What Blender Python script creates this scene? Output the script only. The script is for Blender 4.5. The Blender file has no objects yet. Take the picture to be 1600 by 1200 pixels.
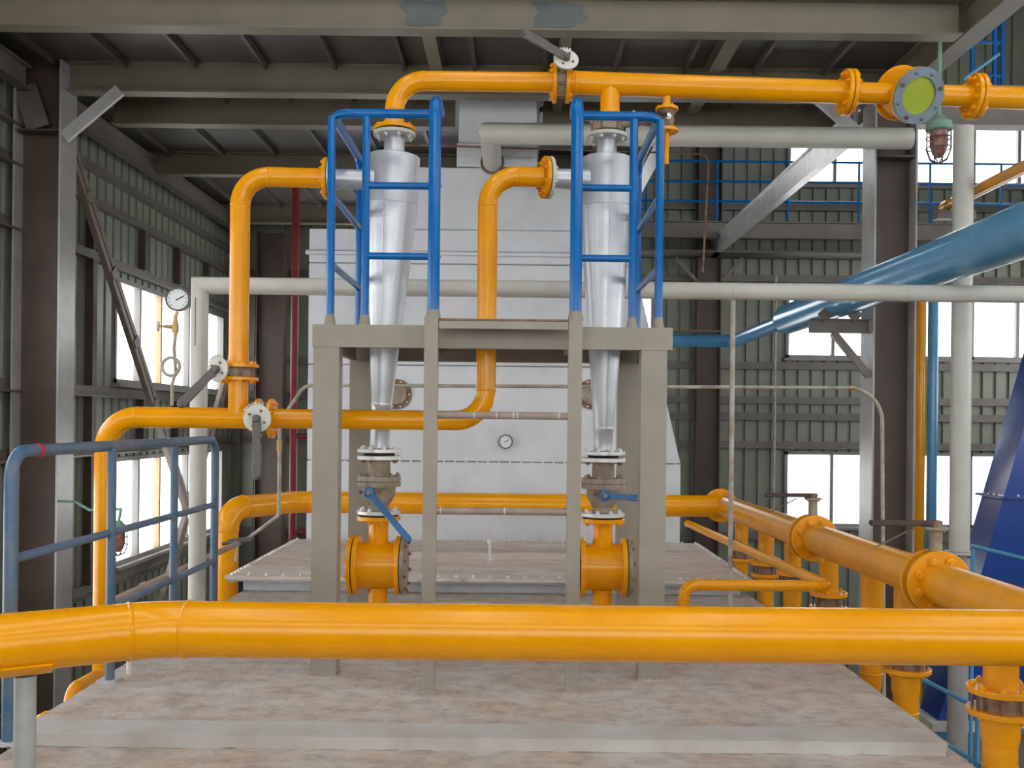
import bpy, bmesh, math, random
from mathutils import Vector, Matrix, Quaternion
random.seed(7)
S = bpy.context.scene
COL = S.collection
R = math.radians

# ------------------------------------------------------------------ camera
F, VX, VY, ROLL, EYE = 1500.0, 806.0, 658.0, 0.0105, 1.5   # focal length in px of a 1600x1200 frame
cd = bpy.data.cameras.new('camera'); cam = bpy.data.objects.new('camera', cd); COL.objects.link(cam)
cd.sensor_fit = 'HORIZONTAL'; cd.sensor_width = 36.0; cd.lens = 36.0*F/1600
cd.shift_x = -(VX-800)/1600; cd.shift_y = (VY-600)/1600
cd.clip_start = 0.05; cd.clip_end = 200
cam.location = (0, 0, EYE); cam.rotation_euler = (R(90), -math.atan(ROLL), 0)
S.camera = cam

# ------------------------------------------------------------------ daylight
w = bpy.data.worlds.new('daylight'); S.world = w; w.use_nodes = True
bg = w.node_tree.nodes['Background']; bg.inputs[0].default_value = (0.97, 0.985, 1.0, 1); bg.inputs[1].default_value = 2.6
S.view_settings.view_transform = 'Standard'; S.view_settings.look = 'None'
S.view_settings.gamma = 1.0; S.view_settings.use_curve_mapping = False
S.view_settings.exposure = 1.0

# ------------------------------------------------------------------ helpers
def V(*a): return Vector(a)
def at(px, py, Y):
    """measured picture position + real distance -> point in the hall"""
    dx, dy = px-VX, py-VY
    return Vector(((dx+ROLL*dy)*Y/F, Y, EYE-(dy-ROLL*dx)*Y/F))
WL = {}
def tag(o, label=None, cat=None, group=None, kind=None):
    if label: o['label'] = label
    if cat: o['category'] = cat
    if group: o['group'] = group
    if kind: o['kind'] = kind
    return o
def thing(name, label, cat, loc, group=None):
    o = bpy.data.objects.new(name, None); COL.objects.link(o); o.empty_display_size = 0.05
    o.location = loc; WL[o] = Vector(loc); tag(o, label, cat, group); return o
def place(o, parent, loc):
    o.location = loc
    WL[o] = Vector(loc)
    if parent is not None:
        o.parent = parent; o.location = Vector(loc)-WL[parent]
def obj(name, bm, mat, parent=None, label=None, sharp=40):
    bmesh.ops.recalc_face_normals(bm, faces=bm.faces)
    lo = Vector([min(v.co[i] for v in bm.verts) for i in range(3)]); hi = Vector([max(v.co[i] for v in bm.verts) for i in range(3)])
    c = Vector(((lo.x+hi.x)/2, (lo.y+hi.y)/2, lo.z))
    bmesh.ops.translate(bm, verts=bm.verts, vec=-c)
    me = bpy.data.meshes.new(name); bm.to_mesh(me); bm.free()
    me.polygons.foreach_set('use_smooth', [True]*len(me.polygons)); me.set_sharp_from_angle(angle=R(sharp))
    me.materials.append(mat)
    o = bpy.data.objects.new(name, me); COL.objects.link(o)
    place(o, parent, c)
    if label: o['label'] = label
    return o
def B(): return bmesh.new()
def frame_of(d):
    d = Vector(d).normalized()
    a = Vector((0, 0, 1)) if abs(d.z) < 0.95 else Vector((1, 0, 0))
    u = d.cross(a).normalized(); v = u.cross(d).normalized()
    return d, u, v
def add_box(bm, lo, hi, bev=0.0):
    lo, hi = Vector(lo), Vector(hi); c = (lo+hi)/2; s = hi-lo
    r = bmesh.ops.create_cube(bm, size=1.0, matrix=Matrix.Translation(c) @ Matrix.Diagonal((s.x, s.y, s.z, 1)))
    if bev:
        es = list({e for v in r['verts'] for e in v.link_edges})
        bmesh.ops.bevel(bm, geom=es, offset=bev, segments=1, affect='EDGES')
    return bm
def add_bar(bm, p0, p1, wu, wv, up=(0, 0, 1), bev=0.0):
    """rectangular bar between two points; wu sideways, wv along up"""
    p0, p1 = Vector(p0), Vector(p1); d = (p1-p0); L = d.length; d.normalize()
    u = d.cross(Vector(up)).normalized(); v = u.cross(d).normalized()
    m = Matrix((( d.x*L, u.x*wu, v.x*wv, 0), (d.y*L, u.y*wu, v.y*wv, 0), (d.z*L, u.z*wu, v.z*wv, 0), (0, 0, 0, 1)))
    m = Matrix.Translation((p0+p1)/2) @ m
    r = bmesh.ops.create_cube(bm, size=1.0, matrix=m)
    if bev:
        es = list({e for q in r['verts'] for e in q.link_edges})
        bmesh.ops.bevel(bm, geom=es, offset=bev, segments=1, affect='EDGES')
    return bm
def add_prism(bm, poly, p0, p1, up=(0, 0, 1)):
    """polygon of (sideways, up) extruded from p0 to p1"""
    p0, p1 = Vector(p0), Vector(p1); d = (p1-p0).normalized()
    u = d.cross(Vector(up)).normalized(); v = u.cross(d).normalized()
    a = [bm.verts.new(p0+u*x+v*y) for x, y in poly]; b = [bm.verts.new(p1+u*x+v*y) for x, y in poly]
    n = len(poly)
    bm.faces.new(a); bm.faces.new(b[::-1])
    for i in range(n): bm.faces.new((a[i], b[i], b[(i+1) % n], a[(i+1) % n]))
    return bm
def ibeam_poly(h, wd, tf, tw):
    H, W, t = h/2, wd/2, tw/2
    return [(-W, -H), (W, -H), (W, -H+tf), (t, -H+tf), (t, H-tf), (W, H-tf), (W, H), (-W, H), (-W, H-tf), (-t, H-tf), (-t, -H+tf), (-W, -H+tf)]
def chan_poly(h, wd, t):
    H = h/2
    return [(0, -H), (wd, -H), (wd, -H+t), (t, -H+t), (t, H-t), (wd, H-t), (wd, H), (0, H)]
def angle_poly(a, b, t): return [(0, 0), (a, 0), (a, t), (t, t), (t, b), (0, b)]
def add_lathe(bm, p, d, prof, seg=24):
    """profile [(distance along axis, radius)] turned about the axis p,d"""
    p = Vector(p); d, u, v = frame_of(d); rings = []
    for t, r in prof:
        c = p+d*t
        if r < 1e-5: rings.append([bm.verts.new(c)])
        else: rings.append([bm.verts.new(c+u*(r*math.cos(2*math.pi*i/seg))+v*(r*math.sin(2*math.pi*i/seg))) for i in range(seg)])
    for a, b in zip(rings[:-1], rings[1:]):
        for i in range(seg):
            j = (i+1) % seg
            if len(a) == 1 and len(b) == 1: continue
            if len(a) == 1: bm.faces.new((a[0], b[i], b[j]))
            elif len(b) == 1: bm.faces.new((a[i], b[0], a[j]))
            else: bm.faces.new((a[i], b[i], b[j], a[j]))
    if len(rings[0]) > 1: bm.faces.new(rings[0][::-1])
    if len(rings[-1]) > 1: bm.faces.new(rings[-1])
    return bm
def add_cyl(bm, p0, p1, r, seg=20, r1=None):
    p0, p1 = Vector(p0), Vector(p1)
    return add_lathe(bm, p0, p1-p0, [(0, r), ((p1-p0).length, r if r1 is None else r1)], seg)
def add_tube(bm, pts, r, seg=12):
    """round tube swept along points"""
    pts = [Vector(p) for p in pts]; n = len(pts); rings = []
    t = (pts[1]-pts[0]).normalized(); _, u, _ = frame_of(t)
    for k, p in enumerate(pts):
        if k == 0: t1 = (pts[1]-pts[0])
        elif k == n-1: t1 = (pts[-1]-pts[-2])
        else: t1 = (pts[k+1]-pts[k]).normalized()+(pts[k]-pts[k-1]).normalized()
        t1 = t1.normalized()
        u = (u-t1*u.dot(t1)).normalized(); v = t1.cross(u)
        wv = None
        if 0 < k < n-1:
            da, db = (pts[k]-pts[k-1]).normalized(), (pts[k+1]-pts[k]).normalized(); th = da.angle(db)
            if th > .05: wv = (db-da).normalized(); st = 1/math.cos(th/2)-1
        ring = []
        for i in range(seg):
            o = u*(r*math.cos(2*math.pi*i/seg))+v*(r*math.sin(2*math.pi*i/seg))
            if wv is not None: o = o+wv*(o.dot(wv)*st)
            ring.append(bm.verts.new(p+o))
        rings.append(ring)
    for a, b in zip(rings[:-1], rings[1:]):
        for i in range(seg): bm.faces.new((a[i], a[(i+1) % seg], b[(i+1) % seg], b[i]))
    bm.faces.new(rings[0][::-1]); bm.faces.new(rings[-1])
    return bm
def fillet(pts, rads, n=8):
    """polyline with rounded corners, as list of points"""
    pts = [Vector(p) for p in pts]; out = [pts[0]]
    for k in range(1, len(pts)-1):
        rad = rads if not isinstance(rads, (list, tuple)) else rads[k-1]
        a, b = corner(pts[k-1], pts[k], pts[k+1], rad, n), None
        out += a
    out.append(pts[-1]); return out
def corner(p0, p1, p2, rad, n=10):
    d0 = (p0-p1).normalized(); d1 = (p2-p1).normalized(); ang = d0.angle(d1)
    if ang > math.pi-1e-3: return [p1]
    cut = rad/math.tan(ang/2); a = p1+d0*cut; bis = (d0+d1).normalized(); c = p1+bis*(rad/math.sin(ang/2))
    ra = a-c; rb = p1+d1*cut-c; sw = ra.angle(rb); ax = ra.cross(rb).normalized()
    return [c+Quaternion(ax, sw*i/n) @ ra for i in range(n+1)]
def pipe_run(parent, pts, r, rad, mat, seg=28, seam=True, caps=True):
    """straight pipes, elbows and weld seams, each a part of its own"""
    pts = [Vector(p) for p in pts]; cur = pts[0]; n = len(pts)
    for k in range(1, n):
        if k < n-1:
            cs = corner(pts[k-1], pts[k], pts[k+1], rad, 12); a = cs[0]
        else: cs = None; a = pts[k]
        pp = obj('pipe', add_cyl(B(), cur, a, r, seg), mat, parent)
        if cs:
            e = obj('elbow', add_tube(B(), cs, r*1.004, seg), mat, parent, sharp=60)
            if seam:
                for q, dd in ((cs[0], pts[k]-pts[k-1]), (cs[-1], pts[k+1]-pts[k])): weld(e, q, dd, r, mat)
            cur = cs[-1]
def weld(parent, q, d, r, mat):
    d = Vector(d).normalized(); wv = 0.055*r+0.003
    return obj('weld_seam', add_lathe(B(), Vector(q)-d*wv, d, [(0, r*0.98), (wv*0.4, r*1.035), (wv, r*1.055), (wv*1.6, r*1.035), (wv*2, r*0.98)], 28), mat, parent)

# shared bolt: hex head with a stub of thread
def bolt_mesh():
    bm = B(); add_lathe(bm, (0, 0, 0), (0, 0, 1), [(0, 1), (0.75, 1), (0.9, 0.82)], 6)
    add_lathe(bm, (0, 0, 0.9), (0, 0, 1), [(0, 0.5), (0.5, 0.5)], 6)
    bmesh.ops.recalc_face_normals(bm, faces=bm.faces)
    me = bpy.data.meshes.new('bolt'); bm.to_mesh(me); bm.free(); return me
BOLT = {}
def bolt(parent, p, d, s, mat):
    if mat.name not in BOLT:
        me = bolt_mesh(); me.materials.append(mat); BOLT[mat.name] = me
    o = bpy.data.objects.new('bolt', BOLT[mat.name]); COL.objects.link(o)
    o.rotation_mode = 'QUATERNION'; o.rotation_quaternion = Vector((0, 0, 1)).rotation_difference(Vector(d).normalized())
    o.scale = (s, s, s); place(o, parent, p); return o
def flange(parent, c, d, rad, th, mat, n=8, bs=0.014, bmat=None, side=1, hub=0.0, rot=0.0, name='flange'):
    """disc from c along d, bolts on the far face (side=1) or near face (-1) or both (2)"""
    c = Vector(c); d, u, v = frame_of(d); b = th*0.12
    f = obj(name, add_lathe(B(), c, d, [(0, rad-b), (b, rad), (th-b, rad), (th, rad-b)], 36), mat, parent)
    if n:
        rb = rad-bs*1.9
        for i in range(n):
            a = 2*math.pi*(i+0.5)/n+rot; q = u*(rb*math.cos(a))+v*(rb*math.sin(a))
            if side in (1, 2): bolt(f, c+d*th+q, d, bs, bmat or mat)
            if side in (-1, 2): bolt(f, c+q, -d, bs, bmat or mat)
    return f

# ------------------------------------------------------------------ materials
def lin(c): return tuple((x/255/12.92 if x/255 <= 0.04045 else ((x/255+0.055)/1.055)**2.4) for x in c)
def mat(name, c1, c2=None, scale=6.0, rough=0.5, metal=0.0, bump=0.0, bscale=60, spot=None, spot_amt=0.62, spot_scale=5.0, thr=(0.35, 0.65), soft=0.05, spec=0.5, stretch=(1, 1, 1)):
    m = bpy.data.materials.new(name); m.use_nodes = True; nt = m.node_tree; N = nt.nodes; L = nt.links
    p = N['Principled BSDF']; p.inputs['Roughness'].default_value = rough; p.inputs['Metallic'].default_value = metal
    p.inputs['Specular IOR Level'].default_value = spec
    tc = N.new('ShaderNodeNewGeometry'); mp = N.new('ShaderNodeMapping'); mp.inputs['Scale'].default_value = stretch
    L.new(tc.outputs['Position'], mp.inputs['Vector'])
    no = N.new('ShaderNodeTexNoise'); no.inputs['Scale'].default_value = scale; no.inputs['Detail'].default_value = 6; no.inputs['Roughness'].default_value = 0.6
    L.new(mp.outputs[0], no.inputs['Vector'])
    ra = N.new('ShaderNodeValToRGB'); ra.color_ramp.elements[0].position = thr[0]; ra.color_ramp.elements[1].position = thr[1]
    ra.color_ramp.elements[0].color = lin(c1)+(1,); ra.color_ramp.elements[1].color = lin(c2 or c1)+(1,)
    L.new(no.outputs['Fac'], ra.inputs[0]); out = ra.outputs[0]
    if spot:
        n2 = N.new('ShaderNodeTexNoise'); n2.inputs['Scale'].default_value = spot_scale; n2.inputs['Detail'].default_value = 8; n2.inputs['Roughness'].default_value = 0.7
        L.new(mp.outputs[0], n2.inputs['Vector'])
        r2 = N.new('ShaderNodeValToRGB'); r2.color_ramp.elements[0].position = spot_amt; r2.color_ramp.elements[1].position = spot_amt+soft
        L.new(n2.outputs['Fac'], r2.inputs[0])
        mx = N.new('ShaderNodeMix'); mx.data_type = 'RGBA'; L.new(r2.outputs[0], mx.inputs['Factor']); L.new(out, mx.inputs['A']); mx.inputs['B'].default_value = lin(spot)+(1,)
        out = mx.outputs['Result']
    L.new(out, p.inputs['Base Color'])
    if bump:
        n3 = N.new('ShaderNodeTexNoise'); n3.inputs['Scale'].default_value = bscale; n3.inputs['Detail'].default_value = 4; L.new(tc.outputs['Position'], n3.inputs['Vector'])
        bp = N.new('ShaderNodeBump'); bp.inputs['Strength'].default_value = bump; bp.inputs['Distance'].default_value = 0.01
        L.new(n3.outputs['Fac'], bp.inputs['Height']); L.new(bp.outputs[0], p.inputs['Normal'])
    return m
YEL = mat('yellow_paint', (240, 161, 0), (232, 153, 0), 4, 0.22, bump=0.01, bscale=30, spot=(150, 110, 60), spot_amt=0.74, spot_scale=9, spec=.38)
YELD = mat('dusty_yellow_paint', (234, 155, 10), (218, 146, 20), 5, 0.27, bump=0.01, bscale=30, spot=(160, 120, 74), spot_amt=0.70, spot_scale=7, spec=.45)
BLUE = mat('blue_paint', (0, 104, 176), (0, 96, 166), 8, 0.2, spec=.4)
BLUG = mat('dusty_blue_paint', (64, 98, 134), (98, 112, 124), 7, 0.4)
SKYB = mat('light_blue_paint', (92, 162, 206), (84, 152, 196), 3, 0.2)
NAVY = mat('navy_paint', (18, 66, 150), (14, 58, 136), 3, 0.22, spec=1.0)
SILV = mat('aluminium_paint', (205, 208, 212), (188, 192, 197), 5, 0.36, metal=0.55, bump=0.05, bscale=25)
SILG = mat('silver_grey_paint', (216, 219, 223), (204, 207, 211), 1.5, 0.5, metal=0.05, bump=0.12, bscale=35, spot=(184, 184, 184), spot_amt=0.55, spot_scale=1.6, soft=.3)
BOLS = mat('bright_bolt_steel', (222, 222, 220), None, 5, 0.3, metal=0.3)
TAUP = mat('taupe_paint', (150, 142, 128), (142, 134, 120), 5, 0.42, bump=0.04, bscale=40)
WHIT = mat('off_white_paint', (200, 199, 190), (190, 188, 178), 3, 0.38)
SLAB = mat('stained_roof_slab', (190, 186, 180), (186, 166, 149), 2.4, 0.85, bump=0.7, bscale=34, spot=(130, 114, 103), spot_amt=0.43, spot_scale=7.5, soft=.4, stretch=(1, 1.3, 1))
STRP = mat('pale_sheet_strip', (190, 188, 184), (176, 168, 160), 3, 0.7, bump=0.25, bscale=80)
PLAT = mat('rusty_cover_plate', (220, 211, 203), (200, 182, 168), 3.5, 0.7, bump=0.25, spot=(166, 142, 128), spot_amt=.55, spot_scale=6, soft=.25, stretch=(1, 3, 1))
LIPS = mat('grey_plate_edge', (192, 193, 196), (176, 177, 180), 6, 0.5)
BEAM = mat('taupe_beam_paint', (118, 110, 92), (108, 100, 84), 2, 0.45)
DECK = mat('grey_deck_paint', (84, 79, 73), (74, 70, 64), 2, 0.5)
COLM = mat('grey_paint_and_lit_flange', (172, 170, 168), (154, 150, 146), 3, 0.3)
PRIM = mat('brown_primer', (88, 72, 62), (76, 62, 54), 3, 0.5)
SHEE = mat('green_grey_sheet', (134, 138, 122), (122, 126, 112), 1.5, 0.4)
GIRT = mat('girt_paint', (114, 107, 99), (100, 92, 85), 3, 0.4)
RUST = mat('rusty_steel', (112, 74, 52), (140, 118, 96), 18, 0.7)
BEIG = mat('grimy_valve_steel', (160, 150, 134), (132, 112, 90), 14, 0.6)
DARK = mat('dark_gasket', (34, 30, 28), None, 5, 0.8)
GREY = mat('grey_lever_steel', (98, 94, 90), (84, 80, 77), 10, 0.45)
POLE = mat('grey_pole_paint', (166, 170, 166), (152, 154, 150), 6, 0.45)
LIGH = mat('pale_valve_plate', (214, 214, 204), (196, 194, 184), 8, 0.5)
REDP = mat('red_paint', (146, 32, 44), (126, 28, 38), 4, 0.45)
REDT = mat('red_tape', (190, 22, 50), None, 4, 0.4)
BRAS = mat('brass', (190, 158, 104), None, 6, 0.4, metal=0.4)
BRIG = mat('silver_window_lit_beam', (196, 196, 194), (176, 176, 174), 5, 0.33, metal=0.6)  # silver tone put in so the beam web reads as lit by windows
LEVB = mat('lever_blue_paint', (52, 108, 162), (46, 100, 152), 8, 0.35)
COND = mat('galvanised_conduit', (186, 182, 172), (150, 138, 122), 8, 0.5)
BROW = mat('brown_conduit', (160, 146, 134), (144, 122, 108), 8, 0.5)
DRKL = mat('dark_rusty_lever', (74, 56, 50), (60, 46, 42), 12, 0.6)
PATC = mat('blue_grey_touch_up_paint', (92, 98, 98), (82, 88, 90), 4, 0.5)
GREN = mat('green_fitting_paint', (120, 158, 140), (106, 142, 126), 6, 0.5)
WOOD = mat('pale_wood', (206, 172, 132), (194, 158, 118), 5, 0.6)
FRAM = mat('window_frame_aluminium', (138, 134, 130), None, 5, 0.5)
FLOR = mat('dark_floor', (84, 84, 82), (72, 72, 72), 1.2, 0.7)
ROOF = mat('roof_underside', (92, 90, 88), None, 2, 0.8)
DIAL = mat('dial_face', (226, 232, 232), None, 4, 0.5)
BLAC = mat('black_ink', (22, 22, 24), None, 4, 0.5)
GRNG = mat('green_sight_glass', (168, 182, 62), (158, 172, 54), 6, 0.25)
SIGR = mat('sight_glass_ring', (134, 146, 158), (120, 130, 140), 6, 0.4, metal=0.3)
AMBR = mat('lamp_glass', (150, 70, 60), (170, 130, 120), 20, 0.2)
def glass_mat():
    m = bpy.data.materials.new('window_glass'); m.use_nodes = True; N = m.node_tree.nodes; L = m.node_tree.links
    N.remove(N['Principled BSDF']); tr = N.new('ShaderNodeBsdfTransparent'); gl = N.new('ShaderNodeBsdfGlossy'); gl.inputs['Roughness'].default_value = 0.05
    mx = N.new('ShaderNodeMixShader'); mx.inputs[0].default_value = 0.08; L.new(tr.outputs[0], mx.inputs[1]); L.new(gl.outputs[0], mx.inputs[2])
    L.new(mx.outputs[0], N['Material Output'].inputs[0]); return m
GLAS = glass_mat()

# ================================================================== SETTING
ZF, ZR, ZD = -3.4, 9.5, 5.25          # plant floor, hall roof, underside of the upper deck
XL, XR, YB, YF = -5.4, 11.85, 18.25, -5.0
def struct(o): o['kind'] = 'structure'; return o
struct(obj('floor', add_box(B(), (XL-.3, YF-.3, ZF-.2), (XR+.3, YB+.3, ZF)), FLOR))
ADDED_SKY = [(-4.0, -3.1), (-.9, 0.0), (2.2, 3.1), (5.6, 6.5), (9.0, 9.9)]     # unseen translucent strips added to the roof to brighten the slab
SY0, SY1 = -3.5, 6.0
bm = B(); xs = [XL-.3]+[v for s in ADDED_SKY for v in s]+[XR+.3]
for a, b in zip(xs[0::2], xs[1::2]): add_box(bm, (a, SY0, ZR), (b, SY1, ZR+.15))
add_box(bm, (XL-.3, YF-.3, ZR), (XR+.3, SY0, ZR+.15)); add_box(bm, (XL-.3, SY1, ZR), (XR+.3, YB+.3, ZR+.15))
roof = struct(obj('roof', bm, ROOF))
for a, b in ADDED_SKY: obj('added_skylight_pane', add_box(B(), (a, SY0, ZR+.06), (b, SY1, ZR+.07)), GLAS, roof)

def sheet(name, t0, t1, holes, pt, root, pitch=0.25, per=3):
    """profiled wall sheet panels; pt(t, inward, z) -> point; holes = (t0,t1,z0,z1)"""
    n = int(round((t1-t0)/(pitch*per)))
    for k in range(n):
        bm = B()
        for j in range(per):
            q = t0+(k*per+j)*pitch
            zs = [ZF]
            for c in sorted((h[2], h[3]) for h in holes if h[0] < q+pitch/2 < h[1]): zs += [c[0], c[1]]
            zs.append(ZR)
            prof = [(q, .045), (q+pitch*0.70, .045), (q+pitch*0.75, 0), (q+pitch*0.95, 0), (q+pitch, .045)]
            for z0, z1 in zip(zs[0::2], zs[1::2]):
                lo = [bm.verts.new(pt(t, d, z0)) for t, d in prof]; hi = [bm.verts.new(pt(t, d, z1)) for t, d in prof]
                for i in range(len(prof)-1): bm.faces.new((lo[i], lo[i+1], hi[i+1], hi[i]))
        obj('sheet_panel', bm, SHEE, root)
def wall_root(name, loc):
    o = bpy.data.objects.new(name, None); COL.objects.link(o); o.location = loc; WL[o] = Vector(loc); o['kind'] = 'structure'; return o
nwin = [0]
def window(t0, t1, z0, z1, pt, mulls, m=FRAM, fr=0.06, wood=()):
    nwin[0] += 1
    bm = B()
    def bar(a0, a1, b0, b1, d0=-0.05, d1=0.07):
        p, q = pt(a0, d0, b0), pt(a1, d1, b1)
        add_box(bm, [min(p[i], q[i]) for i in range(3)], [max(p[i], q[i]) for i in range(3)])
    bar(t0, t1, z0, z0+fr); bar(t0, t1, z1-fr, z1); bar(t0, t0+fr, z0, z1); bar(t1-fr, t1, z0, z1)
    o = struct(obj('window_%d' % nwin[0], bm, m))
    ed = [t0+fr]
    for mu in mulls:
        bm = B(); bar(mu-0.03, mu+0.03, z0+fr, z1-fr, -0.04, 0.05); obj('mullion', bm, WOOD if mu in wood else m, o); ed += [mu-0.03, mu+0.03]
    ed.append(t1-fr)
    for a, b in zip(ed[0::2], ed[1::2]):
        bm = B(); bar(a, b, z0+fr, z1-fr, -0.003, 0.003); obj('pane', bm, GLAS, o)
    bm = B(); bar(t0-0.05, t1+0.05, z0-0.05, z0, -0.05, 0.16); obj('window_sill', bm, m, o)

# left wall
ptL = lambda t, d, z: (XL+d, t, z)
WLH = [(12.75, 17.5, 1.95, 3.37), (12.75, 17.5, -0.5, 0.96), (3.25, 9.25, 1.95, 3.37), (3.25, 9.25, -0.5, 0.96), (-3.5, 2.5, 1.95, 3.37)]  # bays nearer than the column are unseen, added for side light
wl = wall_root('wall_left', (XL, 7, ZF)); sheet('l', YF, 18.25, WLH, ptL, wl)
for k, h in enumerate(WLH):
    L_ = h[1]-h[0]
    mu = [h[0]+L_*f for f in ((0.19, 0.36, 0.62, 0.8) if k < 2 else (0.25, 0.5, 0.75))]
    window(h[0], h[1], h[2], h[3], ptL, mu, wood=(mu[1], mu[3]) if k < 2 else ())
for z in (-2.2, -0.66, 1.08, 1.82, 3.52, 4.2, 4.62, 6.2, 7.6):
    obj('girt', add_prism(B(), [(0.0, -.07), (.11, -.07), (.11, -.045), (.025, -.045), (.025, .07), (0, .07)], (XL+.05, YF+.05, z), (XL+.05, 18.1, z)), GIRT, wl)
for y in (10.9, 11.95, 13.6, 15.0, 16.4):
    for z0, z1 in ((3.59, 4.13), (-.6+1.68+.07, 1.75)) if y > 12 else ((3.59, 4.13), (1.89, 3.45), (1.15, 1.75), (-.59, 1.01)):
        obj('stud', add_box(B(), (XL+.05, y-.06, z0), (XL+.15, y+.06, z1)), PRIM, wl)

# back wall
ptB = lambda t, d, z: (t, YB-d, z)
WBH = [(5.1, 8.35, -.44, .98), (8.6, 11.1, -.44, .98), (5.1, 8.35, 2.75, 4.05), (8.6, 11.1, 2.75, 4.05), (-3.4, 2.6, 2.75, 4.05), (-3.4, 2.6, -.44, .98), (-3.4, 1.6, 6.02, 7.35), (5.1, 8.35, 6.02, 7.35), (8.6, 11.1, 6.02, 7.35)]  # left windows hidden by tower and deck: unseen, added for reflections and backlight
wb = wall_root('wall_back', (3, YB, ZF)); sheet('b', XL, XR, WBH, ptB, wb)
for a, b, z0, z1 in WBH: window(a, b, z0, z1, ptB, [6.0, 7.2] if a == 5.1 else [9.5] if a == 8.6 else [-2.2, -1.0, .2, 1.4])
for z in (-2.2, -.62, 1.1, 1.64, 1.95, 2.60, 4.25, 5.6, 7.6):
    obj('girt', add_prism(B(), [(0.0, -.07), (.11, -.07), (.11, -.045), (.025, -.045), (.025, .07), (0, .07)], (XL+.2, YB-.05, z), (XR-.1, YB-.05, z)), GIRT, wb)
# right and rear walls of the hall, beside and behind the viewer
ptR = lambda t, d, z: (XR-d, t, z)
WRH = [(-3.5, 2.5, 1.5, 4.4), (4.0, 10.0, 1.5, 4.4), (-3.5, 2.5, 6.0, 7.4), (4.0, 10.0, 6.0, 7.4), (11.5, 17.5, 1.5, 4.4)]
wr = wall_root('wall_right', (XR, 7, ZF)); sheet('r', YF, 18.25, WRH, ptR, wr)
for h in WRH: window(h[0], h[1], h[2], h[3], ptR, [h[0]+(h[1]-h[0])*f for f in (.25, .5, .75)])
ptF = lambda t, d, z: (t, YF+d, z)
WFH = [(-4.65, 3.6, .9, 3.7), (4.35, 11.1, .9, 3.7), (-4.65, 3.6, 6.2, 7.8), (4.35, 11.1, 6.2, 7.8)]
wf = wall_root('wall_front', (3, YF, ZF)); sheet('f', XL, XR, WFH, ptF, wf)
for h in WFH: window(h[0], h[1], h[2], h[3], ptF, [h[0]+(h[1]-h[0])*f for f in (.2, .4, .6, .8)])

# upper deck (the ceiling seen from below) with its ribs
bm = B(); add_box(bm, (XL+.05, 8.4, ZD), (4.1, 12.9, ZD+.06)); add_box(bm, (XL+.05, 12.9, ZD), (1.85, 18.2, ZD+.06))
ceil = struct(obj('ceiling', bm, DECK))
for k in range(12):
    x = -4.88+.735*k
    if x > 3.8: break
    for y0, y1 in ((8.6, 10.12), (10.28, 11.22), (11.4, 13.5), (13.7, 16.8), (17.0, 18.1)):
        if y0 > 11.3 and x > 1.6: continue
        if k == 6 and y0 == 10.28: y1 = 10.84
        if k == 6 and y0 == 11.4: y0 = 11.92
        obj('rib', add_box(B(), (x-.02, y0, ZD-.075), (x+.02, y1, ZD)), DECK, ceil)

# ------------------------------------------------------------------ steel frame of the hall
def beam(name, p0, p1, h, wd, tf, tw, m, label, cat='beam', group=None, up=(0, 0, 1)):
    return tag(obj(name, add_prism(B(), ibeam_poly(h, wd, tf, tw), p0, p1, up), m), label, cat, group)
zb = ZD-.16
beam('cross_beam', (XL+.1, 8.5, zb), (3.88, 8.5, zb), .318, .17, .018, .012, BEAM, 'wide taupe steel beam across the very top of the picture')
beamA = bpy.context.scene.objects['cross_beam']
for cx, ww, ph in ((at(662, 10, 8.49).x, .20, .4), (at(872, 10, 8.49).x, .24, 1.7)):
    pts_ = []
    for k in range(28):
        a_ = 2*math.pi*k/28; rr_ = 1+.16*math.sin(3*a_+ph)+.10*math.sin(7*a_+2*ph)
        pts_.append((cx+ww*rr_*max(-.9, min(.9, math.cos(a_)*1.3)), 5.10+.115*max(-1, min(1, rr_*math.sin(a_)*1.2))))
    bm = B(); bm.faces.new([bm.verts.new((x_, 8.4925, z_)) for x_, z_ in pts_]); r_ = bmesh.ops.extrude_face_region(bm, geom=bm.faces[:]); bmesh.ops.translate(bm, verts=[v for v in r_['geom'] if isinstance(v, bmesh.types.BMVert)], vec=(0, -.002, 0))
    obj('paint_patch', bm, PATC, beamA)
beam('cross_beam', (-4.77, 10.2, zb), (3.88, 10.2, zb), .318, .17, .018, .012, BEAM, 'dark ceiling beam spanning between the two brown columns, behind the topmost yellow pipe')
beam('cross_beam', (-4.77, 11.3, zb), (-.75, 11.3, zb), .318, .17, .018, .012, BEAM, 'shaded ceiling beam left of the square furnace flue', group='ceiling beams beside the flue')
beam('cross_beam', (.28, 11.3, zb), (3.88, 11.3, zb), .318, .17, .018, .012, BEAM, 'shaded ceiling beam right of the square furnace flue', group='ceiling beams beside the flue')
beam('cross_beam', (XL+.1, 13.6, zb), (1.65, 13.6, zb), .318, .17, .018, .012, BEAM, 'ceiling beam farther back, above the left windows and behind the tall furnace')
beam('cross_beam', (XL+.1, 16.9, zb), (1.65, 16.9, zb), .318, .17, .018, .012, BEAM, 'farthest ceiling beam, low over the dark back left corner')
beam('edge_beam', (4.0, 5.0, zb), (4.0, 11.35, zb), .318, .2, .018, .012, BEAM, 'beam at the right edge of the upper deck, running towards the viewer')
beam('edge_beam', (1.76, 11.42, zb), (1.76, 18.2, zb), .318, .17, .018, .012, COLM, 'pale beam along the edge of the deck opening, behind the right cyclone')
beam('floor_joist', (-.86, 8.6, ZD-.07), (-.86, 10.1, ZD-.07), .14, .13, .01, .01, BEAM, 'pale joist under the deck left of the ceiling lever, above the first cyclone', 'joist')
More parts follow.
